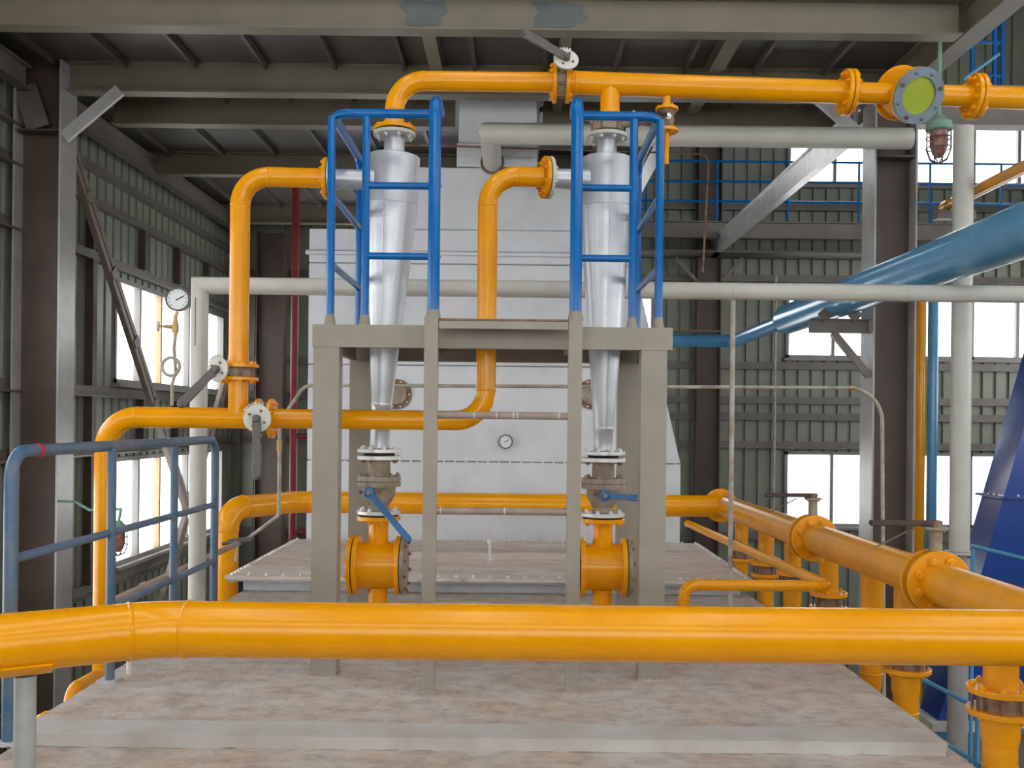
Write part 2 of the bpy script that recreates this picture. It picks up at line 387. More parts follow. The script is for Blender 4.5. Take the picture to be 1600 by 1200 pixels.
beam('floor_joist', (.44, 8.6, ZD-.07), (.44, 10.1, ZD-.07), .14, .11, .01, .01, BEAM, 'pale joist under the deck just behind the uppermost butterfly valve', 'joist')
beam('floor_joist', (2.02, 8.6, ZD-.07), (2.02, 10.1, ZD-.07), .14, .15, .01, .01, BEAM, 'pale wide joist under the deck right of the second cyclone, front bay', 'joist')
beam('floor_joist', (.44, 10.3, ZD-.07), (.44, 11.2, ZD-.07), .14, .11, .01, .01, BEAM, 'short joist under the deck beside the flue, behind the main ceiling beam', 'joist')
beam('floor_joist', (2.02, 10.3, ZD-.07), (2.02, 11.2, ZD-.07), .14, .15, .01, .01, BEAM, 'short joist under the deck behind the small drain valve', 'joist')
beam('longitudinal_beam', (3.65, 10.4, 4.765), (3.65, 18.05, 4.765), .33, .11, .02, .05, BRIG, 'bright grey beam receding from the right column to the back wall')
beam('eave_strut', (-5.12, YF+.1, 5.0), (-5.12, 9.95, 5.0), .24, .14, .014, .01, GIRT, 'eave strut along the left wall in front of the brown column')
beam('eave_strut', (-5.12, 10.4, 5.0), (-5.12, 18.2, 5.0), .24, .14, .014, .01, GIRT, 'eave strut along the left wall above the windows')
def column(x0, x1, y, z0, z1, wd, label, fl=COLM, web=PRIM, group=None):
    """portal column: two flanges across x, web between them"""
    t = thing('steel_column', label, 'column', ((x0+x1)/2, y, z0), group)
    obj('web', add_box(B(), (x0+.02, y-.008, z0), (x1-.02, y+.008, z1)), web, t)
    obj('flange', add_box(B(), (x0, y-wd/2, z0), (x0+.02, y+wd/2, z1)), fl, t); obj('flange', add_box(B(), (x1-.02, y-wd/2, z0), (x1, y+wd/2, z1)), fl, t)  # flanges paler than the web: window light put into their colour
    return t
cl = column(-5.28, -4.78, 10.2, ZF, 5.23, .36, 'brown steel column on the left with a pale inner flange', fl=COLM)
obj('stiffener', add_box(B(), (-5.26, 10.02, 4.48), (-4.80, 10.19, 4.5)), PRIM, cl)
obj('gusset_plate', add_bar(B(), (-5.18, 10.05, 4.95), (-5.03, 10.05, 4.52), .24, .012, up=(0, 1, 0)), GIRT, cl)
cr = column(3.72, 4.17, 10.2, ZF, 4.92, .36, 'brown steel column on the right with pale flanges, beside the blue pipe bracket')
obj('stiffener', add_box(B(), (3.74, 10.02, 4.3), (4.15, 10.19, 4.32)), PRIM, cr)
column(3.36, 3.80, 18.0, ZF, ZR, .3, 'narrow brown column against the back wall behind the thin upright rod', fl=PRIM)
column(-4.75, -4.25, 17.6, ZF, 4.9, .3, 'dark column in the back left corner beside the red pipe', fl=PRIM)
tag(obj('knee_brace', add_bar(B(), (-4.76, 10.05, 4.42), (-4.18, 10.05, 4.92), .12, .05, up=(0, 1, 0)), COLM), 'short pale knee brace between the left column and the ceiling beam', 'brace')
tag(obj('knee_brace', add_bar(B(), (3.70, 10.05, 4.42), (3.12, 10.05, 4.92), .12, .05, up=(0, 1, 0)), COLM), 'short pale knee brace between the right column and the ceiling beam', 'brace')
# wind bracing on the left wall: an X of double angles
def brace(p0, p1, label):
    t = thing('wind_brace', label, 'brace', tuple(min(a, b) for a, b in zip(p0, p1)), 'diagonal wind braces on the left wall')
    p0, p1 = Vector(p0), Vector(p1); d = (p1-p0).normalized(); n = Vector((1, 0, 0)).cross(d).normalized()
    for s in (-1, 1): obj('angle_bar', add_bar(B(), p0+n*.055*s, p1+n*.055*s, .07, .075, up=n), BROWG, t)
    for k in range(1, 6):
        q = p0.lerp(p1, k/6); obj('spacer_plate', add_bar(B(), q-d*.06+Vector((.045, 0, 0)), q+d*.06+Vector((.045, 0, 0)), .012, .15, up=n), BROWG, t)
BROWG = mat('brown_grey_brace', (138, 124, 114), (120, 106, 98), 4, 0.5)
brace((-5.02, 10.45, 4.85), (-5.02, 14.7, .12), 'brown double-angle brace slanting down across the left windows')
brace((-5.02, 14.65, -.02), (-5.02, 11.85, -3.3), 'brown brace slanting from the lower left window down to the column foot')
brace((-5.02, 14.74, .08), (-5.02, 17.75, 3.5), 'brown brace rising behind the white standpipe to the dark corner')

# walkway along the back wall, with a blue railing
beam('walkway_beam', (1.85, 17.3, 4.98), (11.8, 17.3, 4.98), .3, .16, .018, .012, GIRT, 'grey walkway beam across the back wall under the thin blue railing')
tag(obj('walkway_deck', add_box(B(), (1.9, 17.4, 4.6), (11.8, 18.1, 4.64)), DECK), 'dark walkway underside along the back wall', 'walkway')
t = thing('railing', 'thin blue walkway railing on the back wall beam', 'railing', (6, 17.3, 5.14))
for z in (5.5, 5.86, 6.22): obj('rail', add_cyl(B(), (1.9, 17.3, z), (11.8, 17.3, z), .022, 8), BLUE, t)
for k in range(9): obj('post', add_cyl(B(), (2.3+1.28*k, 17.3, 5.13), (2.3+1.28*k, 17.3, 6.22), .022, 8), BLUE, t)
beam('cross_beam', (4.2, 10.2, 4.88), (11.7, 10.2, 4.88), .42, .2, .02, .014, GIRT, 'grey beam of the right bay passing behind the sight glass')

# ================================================================== FURNACE
XFL, XFR = -2.36, 2.06                       # sides of the furnace roof
YL = 4.52                                    # front edge of the roof sheet
furn = thing('furnace', 'low broad furnace whose stained flat roof fills the foreground', 'furnace', (0, 8, ZF))
obj('body', add_box(B(), (XFL, 2.9, ZF), (XFR+.06, 13.8, -.056), .01), SLAB, furn)
def rough_sheet(lo, hi, nx, ny, amp):
    """slightly uneven plate with a worn outline"""
    bm = B(); g = []
    for j in range(ny+1):
        row = []
        for i in range(nx+1):
            x = lo[0]+(hi[0]-lo[0])*i/nx; y = lo[1]+(hi[1]-lo[1])*j/ny
            z = hi[2]+random.uniform(-amp, amp)
            if j == 0: y += random.uniform(-.006, .006)
            row.append(bm.verts.new((x, y, z)))
        g.append(row)
    for j in range(ny):
        for i in range(nx): bm.faces.new((g[j][i], g[j][i+1], g[j+1][i+1], g[j+1][i]))
    ring = [g[0][i] for i in range(nx+1)]+[g[j][nx] for j in range(1, ny+1)]+[g[ny][i] for i in range(nx-1, -1, -1)]+[g[j][0] for j in range(ny-1, 0, -1)]
    low = [bm.verts.new((v.co.x, v.co.y, lo[2]+random.uniform(-.004, .002))) for v in ring]
    for i in range(len(ring)): j = (i+1) % len(ring); bm.faces.new((ring[i], low[i], low[j], ring[j]))
    bm.faces.new(low[::-1]); return bm
obj('roof_sheet', rough_sheet((XFL, YL+.02, -.055), (XFR, 10.85, 0), 60, 60, .0022), SLAB, furn)
obj('edge_strip', rough_sheet((XFL, YL, -.054), (XFR-.02, 4.735, .006), 90, 3, .0012), STRP, furn, label='pale grey edge strip along the front of the roof')
# bolted cover plate
pl = thing('bolted_cover_plate', 'large raised brown cover plate with a rim of bright bolts behind the frame', 'cover plate', (0, 9.5, 0))
obj('curb', add_box(B(), (-2.36, 8.36, .0), (1.98, 10.84, .095), .004), LIPS, pl)
obj('lower_flange', add_box(B(), (-2.47, 8.27, .095), (2.07, 10.84, .112), .002), LIPS, pl)
top = obj('plate', rough_sheet((-2.49, 8.25, .114), (2.08, 10.84, .142), 40, 22, .0018), PLAT, pl)
for k in range(31): bolt(top, (-2.44+4.47*k/30, 8.31, .140), (0, 0, 1), .018, BOLS); bolt(top, (-2.44+4.47*k/30, 8.31, .096), (0, 0, -1), .012, BOLS)
for k in range(1, 24):
    y = 8.31+2.45*k/24
    bolt(top, (-2.44, y, .140), (0, 0, 1), .018, BOLS); bolt(top, (2.03, y, .140), (0, 0, 1), .018, BOLS)
for k in range(31): bolt(top, (-2.44+4.47*k/30, 10.78, .140), (0, 0, 1), .018, BOLS)
obj('lifting_stud', add_lathe(B(), (-.24, 9.35, .14), (0, 0, 1), [(0, .03), (.012, .03), (.012, .014), (.17, .014), (.17, .03), (.2, .03), (.2, .01), (.28, .01), (.285, .014), (.3, .014)], 12), BOLS, pl)
# tower of the furnace
tw = thing('furnace_tower', 'tall silver-grey furnace tower with panel seams behind the cyclones', 'furnace', (0, 12, .14))
YT = 10.86
def slab_poly(bm, pts, y0, y1):
    a = [bm.verts.new((x, y0, z)) for x, z in pts]; b = [bm.verts.new((x, y1, z)) for x, z in pts]; n = len(pts)
    bm.faces.new(a); bm.faces.new(b[::-1])
    for i in range(n): j = (i+1) % n; bm.faces.new((a[i], b[i], b[j], a[j]))
    bmesh.ops.bevel(bm, geom=bm.edges[:], offset=.008, segments=1, affect='EDGES')
    return bm
xr = lambda z: 1.87 if z < 1.04 else 1.87-(z-1.04)*.243
zs = [.13, 1.035, 2.12, 3.27, 3.66]
for a, b in zip(zs[:-1], zs[1:]):
    pan = obj('wall_panel', slab_poly(B(), [(XFL, a+.004), (xr(a), a+.004), (xr(b), b-.004), (XFL, b-.004)], YT, 13.8), SILG, tw)
    if b == 1.035:
        for k in range(34): bolt(pan, (-2.3+4.1*k/33, YT+.004, 1.033), (0, -1, 0), .014, BOLS)
obj('core', add_box(B(), (XFL+.03, YT+.03, .14), (1.2, 13.7, 3.6)), DECK, tw)
obj('ledge', add_prism(B(), [(0, 0), (.05, 0), (.05, .035), (0, .06)], (-2.39, YT+.002, 3.36), (1.27, YT+.002, 3.36)), SILG, tw)
obj('upper_casing', add_box(B(), (-1.2, YT+.02, 3.66), (1.15, 13.8, 4.37), .012), SILG, tw)
obj('flue_collar', add_box(B(), (-.70, YT-.02, 4.375), (.215, 11.9, 4.64), .012), SILG, tw)
obj('flue', add_box(B(), (-.68, YT, 4.642), (.20, 11.85, ZD-.005), .01), SILG, tw)
for px in (620, 924):
    c = at(px, 616, YT)
    pr = obj('port_ring', add_lathe(B(), c+V(0, 0.01, 0), (0, -1, 0), [(0, .17), (.035, .17), (.035, .12), (.012, .12)], 32), RUST, tw)
    obj('port_cover', add_lathe(B(), c, (0, -1, 0), [(0, .118), (.05, .118)], 32), BEIG, pr)
    for i in range(10):
        a = 2*math.pi*i/10; bolt(pr, c+V(.145*math.cos(a), -.025, .145*math.sin(a)), (0, -1, 0), .011, BOLS)
def gauge(name, c, d, r, label, stem=None, rim=GREY):
    t = thing(name, label, 'gauge', tuple(c))
    c = Vector(c); dd, u, v = frame_of(d)
    obj('case', add_lathe(B(), c-dd*r*.45, dd, [(0, r*.9), (r*.1, r), (r*.5, r), (r*.55, r*1.04), (r*.62, r*1.04), (r*.62, r*.92), (r*.52, r*.9)], 28), rim, t)
    f = obj('dial', add_lathe(B(), c-dd*r*.3, dd, [(0, r*.88), (r*.41, r*.88)], 28), DIAL, t)
    q = c+dd*r*.13
    ang = R(150); n = u*math.cos(ang)+v*math.sin(ang)
    obj('pointer', add_bar(B(), q-n*r*.18, q+n*r*.62, r*.09, r*.05, up=dd), BLAC, t)
    bm = B()
    for k in range(11):
        a = R(225-27*k); n = u*math.cos(a)+v*math.sin(a); add_bar(bm, q+n*r*.66, q+n*r*.8, r*.05, r*.03, up=dd)
    obj('scale_mark', bm, BLAC, t)
    return t
gauge('wall_gauge', at(790, 690, YT-.04), (0, -1, 0), .078, 'small round dial gauge on the silver furnace wall')

# ================================================================== PLATFORM FRAME
YP, YPB, ZP = 5.57, 6.80, 2.05
XA, XB = -1.105, .80
plat = thing('platform_frame', 'taupe steel platform frame on four posts around the cyclones', 'platform', (-.15, 6.2, 0))
for x in (XA, XB):
    for y in (YP, YPB):
        obj('post', add_prism(B(), [(-.075, -.06), (.075, -.06), (.075, .06), (-.075, .06)], (x, y+.06, 0), (x, y+.06, ZP-.13), up=(0, 1, 0)), TAUP, plat)
        obj('weld_foot', rough_sheet((x-.08, y-.006, .0), (x+.083, y+.128, .008), 14, 8, .006), SLAB, plat)
def chan_beam(p0, p1, flip=1): return add_prism(B(), [(a*flip, b) for a, b in chan_poly(.13, .06, .008)], p0, p1)
obj('front_beam', chan_beam((XA-.08, YP-.005, ZP-.065), (XB+.105, YP-.005, ZP-.065), -1), TAUP, plat)
obj('rear_beam', chan_beam((XA-.08, YPB+.12, ZP-.065), (XB+.105, YPB+.12, ZP-.065), 1), TAUP, plat)
for x in (XA-.07, XB+.09): obj('side_beam', add_box(B(), (x-.03 if x > 0 else x, YP+.07, ZP-.13), (x if x > 0 else x+.03, YPB+.05, ZP)), TAUP, plat)
for x in (-.56, .36): obj('cross_member', add_box(B(), (x-.025, YP+.07, ZP-.08), (x+.025, YPB+.05, ZP-.012)), TAUP, plat)
bm = B()
for lo, hi in (((XA-.03, 5.64), (XB+.06, 5.90)), ((XA-.03, 6.42), (XB+.06, 6.85)), ((XA-.03, 5.9), (-1.02, 6.42)), ((-.66, 5.9), (-.34, 6.42)), ((-.04, 5.9), (.40, 6.42)), ((.73, 5.9), (XB+.06, 6.42))):
    add_box(bm, (lo[0], lo[1], ZP-.012), (hi[0], hi[1], ZP-.002))
obj('deck_plate', bm, RUST, plat)
# ladder
YLD = 5.31
lad = thing('ladder', 'taupe ladder with two angle rails and pipe rungs in front of the platform', 'ladder', (-.07, YLD, 0))
for x, s in ((-.471, 1), (.324, -1)):
    obj('rail', add_prism(B(), [(s*a, b) for a, b in [(-.0375, -.03), (.0375, -.03), (.0375, -.022), (-.0295, -.022), (-.0295, .03), (-.0375, .03)]], (x, YLD, 0.0), (x, YLD, ZP+.02), up=(0, 1, 0)), TAUP, lad)
    obj('foot', rough_sheet((x-.046, YLD-.04, 0), (x+.05, YLD+.04, .008), 10, 8, .006), SLAB, lad)
for z in (.48, 1.0, 1.53):
    rg = obj('rung', add_cyl(B(), (-.435, YLD+.005, z), (.29, YLD+.005, z), .021, 14), BROW , lad)
    for k, f in enumerate((.28, .45, .58, .61, .93) if z > 1.2 else (.03, .52)):
        if z > .9: obj('tape_band', add_cyl(B(), (-.435+.72*f, YLD+.005, z), (-.428+.72*f, YLD+.005, z), .0222, 14), WHIT, rg)
obj('step_plate', add_box(B(), (-.43, YLD-.03, ZP+.0), (.285, YP-.01, ZP+.012), .002), RUST, lad)
obj('step_lip', add_box(B(), (-.43, YLD-.03, ZP-.045), (.285, YLD-.02, ZP-.001), .002), TAUP, lad)
# blue guard rails
def guard(side, label):
    s = -1 if side == 'l' else 1
    xc, xm, xh = (-1.09, -.888, -.464) if side == 'l' else (.825, .672, .324)
    t = thing('guard_rail', label, 'railing', ((xc+xh)/2, 6, ZP), 'blue guard rails on the platform')
    zt = 3.285; yb = 6.62; r = .024
    # ladder stile bends back over the platform and becomes the top rail
    obj('ladder_stile', add_tube(B(), fillet([(xh, YLD+.01, ZP+.005), (xh, YLD+.01, zt+.01), (xh, YP+.02, zt)], .1, 8), .034, 16), BLUE, t, sharp=60)
    obj('top_rail', add_tube(B(), fillet([(xh, YP+.03, zt), (xc, YP+.03, zt), (xc, yb, zt), (xc, yb, ZP)], .11, 8), .027, 16), BLUE, t, sharp=60)
    for x, y in ((xc, YP+.03), (xm, YP+.03)):
        obj('post', add_cyl(B(), (x, y, ZP), (x, y, zt-.02), r, 14), BLUE, t)
        obj('base_weld', add_lathe(B(), (x, y, ZP), (0, 0, 1), [(0, .036), (.03, .03), (.06, .026)], 10), TAUP, t)
    obj('base_weld', add_lathe(B(), (xh, YLD+.01, ZP+.01), (0, 0, 1), [(0, .046), (.03, .04), (.05, .036)], 10), TAUP, t)
    for z in (2.455, 2.865):
        obj('mid_rail', add_cyl(B(), (xh, YP-.1, z), (xh, YP+.03, z), .018, 12), BLUE, t)
        obj('mid_rail', add_cyl(B(), (xh, YP+.03, z), (xm, YP+.03, z), .021, 12), BLUE, t)
        obj('mid_rail', add_cyl(B(), (xc, YP+.03, z-.05), (xc, yb, z-.05), .021, 12), BLUE, t)
guard('l', 'bright blue guard rail around the left cyclone on the platform')
guard('r', 'bright blue guard rail around the right cyclone on the platform')

# ================================================================== CYCLONES AND THEIR STACKS
YC = 6.2
def lever(parent, p0, p1, w0, m, name='lever', th=.012):
    """flat lever with a rounded, thicker grip"""
    p0, p1 = Vector(p0), Vector(p1); d = (p1-p0).normalized()
    up = Vector((0, -1, 0)); 
    if abs(d.dot(up)) > .9: up = Vector((0, 0, 1))
    bm = B(); add_bar(bm, p0, p0.lerp(p1, .45), w0*.92, th, up=up, bev=.003)
    q = p0.lerp(p1, .42); add_bar(bm, q, p1-d*w0*.3, w0, th*1.8, up=up, bev=.005)
    add_lathe(bm, p1-d*w0*.4, d, [(0, w0*.42), (w0*.3, w0*.36), (w0*.42, w0*.1)], 10)
    return obj(name, bm, m, parent)
def stack(side, xt, xb_, lab):
    """cyclone with the ball valve and flanged trap below it"""
    tl, bl = V(xt, YC, 3.20), V(xb_, YC, 1.30); ax = (bl-tl).normalized(); L = (bl-tl).length
    cy = thing('cyclone', 'silver conical cyclone separator on the %s of the platform' % lab, 'cyclone', tuple(bl), 'silver cyclones')
    s = L/1.9
    obj('barrel', add_lathe(B(), tl, ax, [(0, .10), (0, .160), (.006*s, .166), (.31*s, .166)], 48), SILV, cy)
    obj('cone', add_lathe(B(), tl+ax*.312*s, ax, [(0, .168), (.03, .1665), (1.28*s if side == 'l' else 1.42*s, .066), ], 48), SILV, cy)
    zc = 1.60 if side == 'l' else 1.74
    obj('outlet_pipe', add_lathe(B(), tl+ax*(zc-.008)*s, ax, [(0, .068), (.02, .070), (.03, .064), ((1.885-zc)*s, .064)], 32), SILV, cy)
    sd = obj('seam', add_lathe(B(), tl+ax*.305*s, ax, [(0, .166), (.004, .1695), (.012, .1695), (.016, .166)], 48), SILV, cy)
    for a in (-.4,): # vertical lap seam down the cone
        p0 = tl+ax*.33*s+V(math.sin(a+(.2 if side == 'l' else .45))*.167, -math.cos(a+.45)*.167, 0); p1 = tl+ax*1.55*s+V(math.sin(a+.45)*.068, -math.cos(a+.45)*.068, 0)
        obj('seam', add_cyl(B(), p0, p1, .004, 6), SILV, cy)
    for sgn in (-1, 1): obj('support_lug', add_box(B(), (xb_*.6+xt*.4+sgn*.13-.035, YC-.03, ZP+.0), (xb_*.6+xt*.4+sgn*.13+.035, YC+.03, ZP+.05), .004), SILV, cy)
    obj('top_neck', add_cyl(B(), tl, V(xt, YC, 3.33), .066, 28), SILV, cy)
    flange(cy, (xt, YC, 3.33), (0, 0, 1), .135, .024, LIGH, 8, .015, BOLS, side=-1)
    flange(cy, bl+V(0, 0, -.012), (0, 0, 1), .14, .024, BOLS, 8, .015, BOLS, side=1)
    # ball valve
    x = xb_; bv = thing('ball_valve', 'grey ball valve with a blue lever under the %s cyclone' % lab, 'valve', (x, YC, .89), 'ball valves under the cyclones')
    flange(bv, (x, YC, 1.243), (0, 0, 1), .14, .026, BOLS, 8, .015, RUST, side=-1)
    obj('gasket', add_cyl(B(), (x, YC, 1.269), (x, YC, 1.288), .10, 24), DARK, bv)
    obj('upper_body', add_lathe(B(), (x, YC, 1.10), (0, 0, 1), [(0, .07), (.03, .075), (.143, .07)], 28), BEIG, bv)
    bf = obj('bonnet_flange', add_lathe(B(), (x, YC, 1.10), (0, 0, 1), [(-.03, .115), (-.03, .14), (.0, .142), (.002, .132), (.006, .132), (.008, .142), (.038, .14), (.038, .09)], 12), BEIG, bv, sharp=25)
    for i in range(6):
        a = math.pi*i/3+.3; bolt(bf, (x+.12*math.cos(a), YC+.12*math.sin(a), 1.138), (0, 0, 1), .016, BEIG)
    obj('ball_body', add_lathe(B(), (x, YC, .918), (0, 0, 1), [(0, .072), (.03, .066), (.06, .085), (.10, .106), (.15, .108), (.165, .112)], 28), BEIG, bv)
    flange(bv, (x, YC, .892), (0, 0, 1), .14, .024, BOLS, 8, .014, BOLS, side=1)
    hx = x-.04 if side == 'l' else x+.0
    obj('gland', add_lathe(B(), (hx, YC-.09, 1.04), (0, -1, 0), [(0, .034), (.05, .034), (.05, .02), (.07, .02)], 16), RUST, bv)
    lv0 = V(hx, YC-.168, 1.04)
    lv1 = at(641, 846, YC-.30) if side == 'l' else at(1034, 782, YC-.20)
    obj('hub', add_lathe(B(), lv0+V(0, .02, 0), (0, -1, 0), [(0, .036), (.03, .036), (.034, .03)], 18), LEVB, bv)
    lv = lever(bv, lv0, lv1, .04, LEVB, 'lever')
    bolt(lv, lv0+V(0, -.013, 0), (0, -1, 0), .014, BEIG)
    for dx in (-.06, .06): bolt(bv, (hx+dx, YC-.105, 1.04), (0, -1, 0), .013, RUST)
    # flanged trap standing on the roof
    tr = thing('dust_trap', 'yellow flanged drum trap on the roof under the %s cyclone' % lab, 'trap', (x, YC, 0), 'yellow drum traps')
    flange(tr, (x, YC, .852), (0, 0, 1), .14, .028, YEL, 8, .016, YEL, side=-1)
    obj('gasket', add_cyl(B(), (x, YC, .880), (x, YC, .8915), .125, 24), DARK, tr)
    obj('neck', add_cyl(B(), (x, YC, .68), (x, YC, .853), .063, 28), YEL, tr)
    zc = .563
    obj('drum', add_cyl(B(), (x-.12, YC, zc), (x+.12, YC, zc), .150, 40), YEL, tr)
    obj('end_flange', add_lathe(B(), (x-.148, YC, zc), (1, 0, 0), [(0, .186), (.003, .189), (.027, .189), (.03, .186)], 40), YEL, tr)
    obj('gasket', add_lathe(B(), (x-.156, YC, zc), (1, 0, 0), [(0, .178), (.01, .178)], 40), DARK, tr)
    ef = flange(tr, (x-.156, YC, zc), (-1, 0, 0), .189, .026, YEL, 10, .013, YEL)
    obj('end_flange', add_lathe(B(), (x+.118, YC, zc), (1, 0, 0), [(0, .186), (.003, .189), (.027, .189), (.03, .186)], 40), YEL, tr)
    obj('gasket', add_lathe(B(), (x+.146, YC, zc), (1, 0, 0), [(0, .178), (.01, .178)], 40), DARK, tr)
    ef = flange(tr, (x+.154, YC, zc), (1, 0, 0), .189, .024, BEIG, 10, .013, RUST, name='blind_cover')
    obj('foot_pipe', add_cyl(B(), (x, YC, .03), (x, YC, .42), .062, 28), YEL, tr)
    flange(tr, (x, YC, .004), (0, 0, 1), .12, .026, YEL, 8, .013, YEL)
stack('l', -.803, -.879, 'left')
stack('r', .567, .568, 'right')

# ------------------------------------------------------------------ valve builders
def butterfly(name, label, c, d, rad, nd, neck, plate_r, lev_to, bodym=BEIG, plm=LIGH, lw=.056, n=8, levm=GREY, group=None):
    """wafer butterfly valve at c between flanges; d pipe axis, nd direction of the spindle"""
    c = Vector(c); d = Vector(d).normalized(); nd = Vector(nd).normalized()
    t = thing(name, label, 'valve', tuple(c), group)
    obj('wafer_body', add_lathe(B(), c-d*.028, d, [(0, rad*.78), (.004, rad*.8), (.052, rad*.8), (.056, rad*.78)], 28), bodym, t)
    _, u, v = frame_of(d)
    for i in range(n):
        a = 2*math.pi*(i+.5)/n; q = c+u*(rad-.025)*math.cos(a)+v*(rad-.025)*math.sin(a)
        obj('stud', add_cyl(B(), q-d*.03, q+d*.03, .009, 8), RUST, t)
    obj('spindle_neck', add_lathe(B(), c+nd*rad*.7, nd, [(0, .028), (neck-rad*.7, .026)], 16), bodym, t)
    pt = obj('notch_plate', add_lathe(B(), c+nd*(neck-.006), nd, [(0, plate_r*.96), (.002, plate_r), (.010, plate_r), (.012, plate_r*.96)], 24), plm, t)
    for i in range(4):
        _, pu, pv = frame_of(nd); a = math.pi/2*i+.5
        bolt(pt, c+nd*(neck+.006)+pu*plate_r*.6*math.cos(a)+pv*plate_r*.6*math.sin(a), nd, .009, RUST)
    for i in range(7):
        _, pu, pv = frame_of(nd); a = .22*i+.6; q = c+nd*(neck+.0)+(pu*math.cos(a)+pv*math.sin(a))*plate_r
        obj('tooth', add_bar(B(), q, q+(pu*math.cos(a)+pv*math.sin(a))*.014, .012, .01, up=nd), plm, t)
    l = c+nd*(neck+.02); lev_to = Vector(lev_to)
    obj('hub', add_lathe(B(), c+nd*(neck+.004), nd, [(0, .024), (.028, .024), (.034, .018)], 12), levm, t)
    lever(t, l, lev_to, lw, levm)
    dd = (lev_to-l).normalized(); off = nd*-.03
    obj('latch_strip', add_bar(B(), l+dd*.05+off*.3, l.lerp(lev_to, .72)+off, lw*.4, .004, up=nd), RUST, t)
    return t

# ------------------------------------------------------------------ feed line in front of the cyclones
YW, rw = 6.03, .0615
zH, zT = 1.50, 3.02
xv1, xv2, xd = -1.745, -.190, -2.575
def line(label, loc, cat='pipe', group=None): return thing('yellow_pipe', label, cat, loc, group)
t = line('yellow pipe coming up at the left and bending right towards the lying butterfly valve', (xd, YW, -2.6))
pipe_run(t, [(xd, YW, -2.6), (xd, YW, zH), (-1.625, YW, zH)], rw*1.06, .2, YEL)
flange(t, (-1.625, YW, zH), (1, 0, 0), .125, .022, YEL, 8, .014, YEL, side=-1)
obj('branch', add_cyl(B(), (xv1, YW, zH), (xv1, YW, 1.735), rw, 28), YEL, t)
flange(t, (xv1, YW, 1.735), (0, 0, 1), .125, .022, YEL, 8, .014, YEL, side=-1)
butterfly('butterfly_valve', 'pale butterfly valve on the tall left riser, lever slanting down left', (xv1, YW, 1.787), (0, 0, 1), .125, (-.42, -.9, .05), .185, .078, at(279, 636, YW-.32))
butterfly('butterfly_valve', 'pale butterfly valve on the level left pipe, lever hanging straight down', (-1.573, YW, zH), (1, 0, 0), .125, (0, -1, .0), .19, .085, at(402, 750, YW-.24))
t = line('yellow riser with two elbows feeding the left cyclone', (xv1, YW, 1.82))
flange(t, (xv1, YW, 1.817), (0, 0, 1), .125, .022, YEL, 8, .014, YEL, side=1)
pipe_run(t, [(xv1, YW, 1.839), (xv1, YW, zT), (-1.225, YW+.03, zT)], rw, .18, YEL)
flange(t, (-1.225, YW+.03, zT), (1, .05, 0), .13, .024, YEL, 8, .014, YEL, side=-1)
t = thing('inlet_stub', 'silver inlet stub with a flange on the left cyclone', 'pipe stub', (-1.1, YW+.05, zT-.1), 'cyclone inlet stubs')
flange(t, (-1.197, YW+.032, zT), (1, .05, 0), .13, .022, SILV, 8, .012, BOLS, side=1)
obj('pipe', add_cyl(B(), (-1.176, YW+.034, zT), (-.915, YW+.07, zT), .06, 24, r1=.066), SILV, t)
t = line('yellow pipe crossing low in front of the left cyclone and rising to the right cyclone', (-.19, YW, zH-.1))
flange(t, (-1.543, YW, zH), (1, 0, 0), .125, .022, YEL, 8, .014, YEL, side=1)
pipe_run(t, [(-1.521, YW, zH), (xv2, YW, zH), (xv2, YW, zT+.02), (.158, YW+.03, zT+.02)], rw, .19, YEL)
flange(t, (.155, YW+.03, zT+.02), (1, .25, 0), .132, .024, YEL, 8, .014, YEL, side=-1)
t = thing('inlet_stub', 'silver inlet stub with a flange on the right cyclone', 'pipe stub', (.3, YW+.05, zT-.1), 'cyclone inlet stubs')
flange(t, (.185, YW+.037, zT+.02), (1, .25, 0), .132, .022, LIGH, 8, .012, BOLS, side=1)
obj('pipe', add_cyl(B(), (.206, YW+.043, zT+.02), (.445, YW+.09, zT+.02), .060, 24, r1=.066), SILV, t)
# pressure gauge with siphon on the level pipe
g = gauge('pressure_gauge', at(278, 468, YW), (.1, -1, .05), .073, 'round white pressure gauge with brass cock and coiled stem above the left pipe')
gp = [at(269, 634, YW), at(269, 600, YW)]; cc = at(267, 573, YW); rr = .057
coil = [Vector(p) for p in gp]+[cc+V(rr*math.cos(R(a)), .02*(a+90)/360-.01, rr*math.sin(R(a))) for a in range(-60, 320, 20)]+[at(272, 545, YW), at(274, 522, YW)]
obj('siphon_tube', add_tube(B(), coil, .011, 8), COND, g, sharp=60)
cc = at(274, 511, YW)
obj('cock_body', add_lathe(B(), cc-V(0, 0, .055), (0, 0, 1), [(0, .013), (.02, .013), (.02, .02), (.05, .022), (.08, .018), (.10, .013), (.13, .013)], 10), BRAS, g)
obj('cock_spindle', add_lathe(B(), cc, (-1, -.2, .03), [(0, .016), (.05, .012), (.08, .006), (.095, .006)], 10), BRAS, g)
obj('cock_handwheel', add_lathe(B(), cc+V(-.095, -.019, .003), (-1, -.2, .03), [(0, .03), (.003, .033), (.01, .033), (.012, .03)], 14), LIGH, g)
obj('gauge_neck', add_cyl(B(), cc+V(0, 0, .06), at(277, 487, YW), .011, 10), BRAS, g)

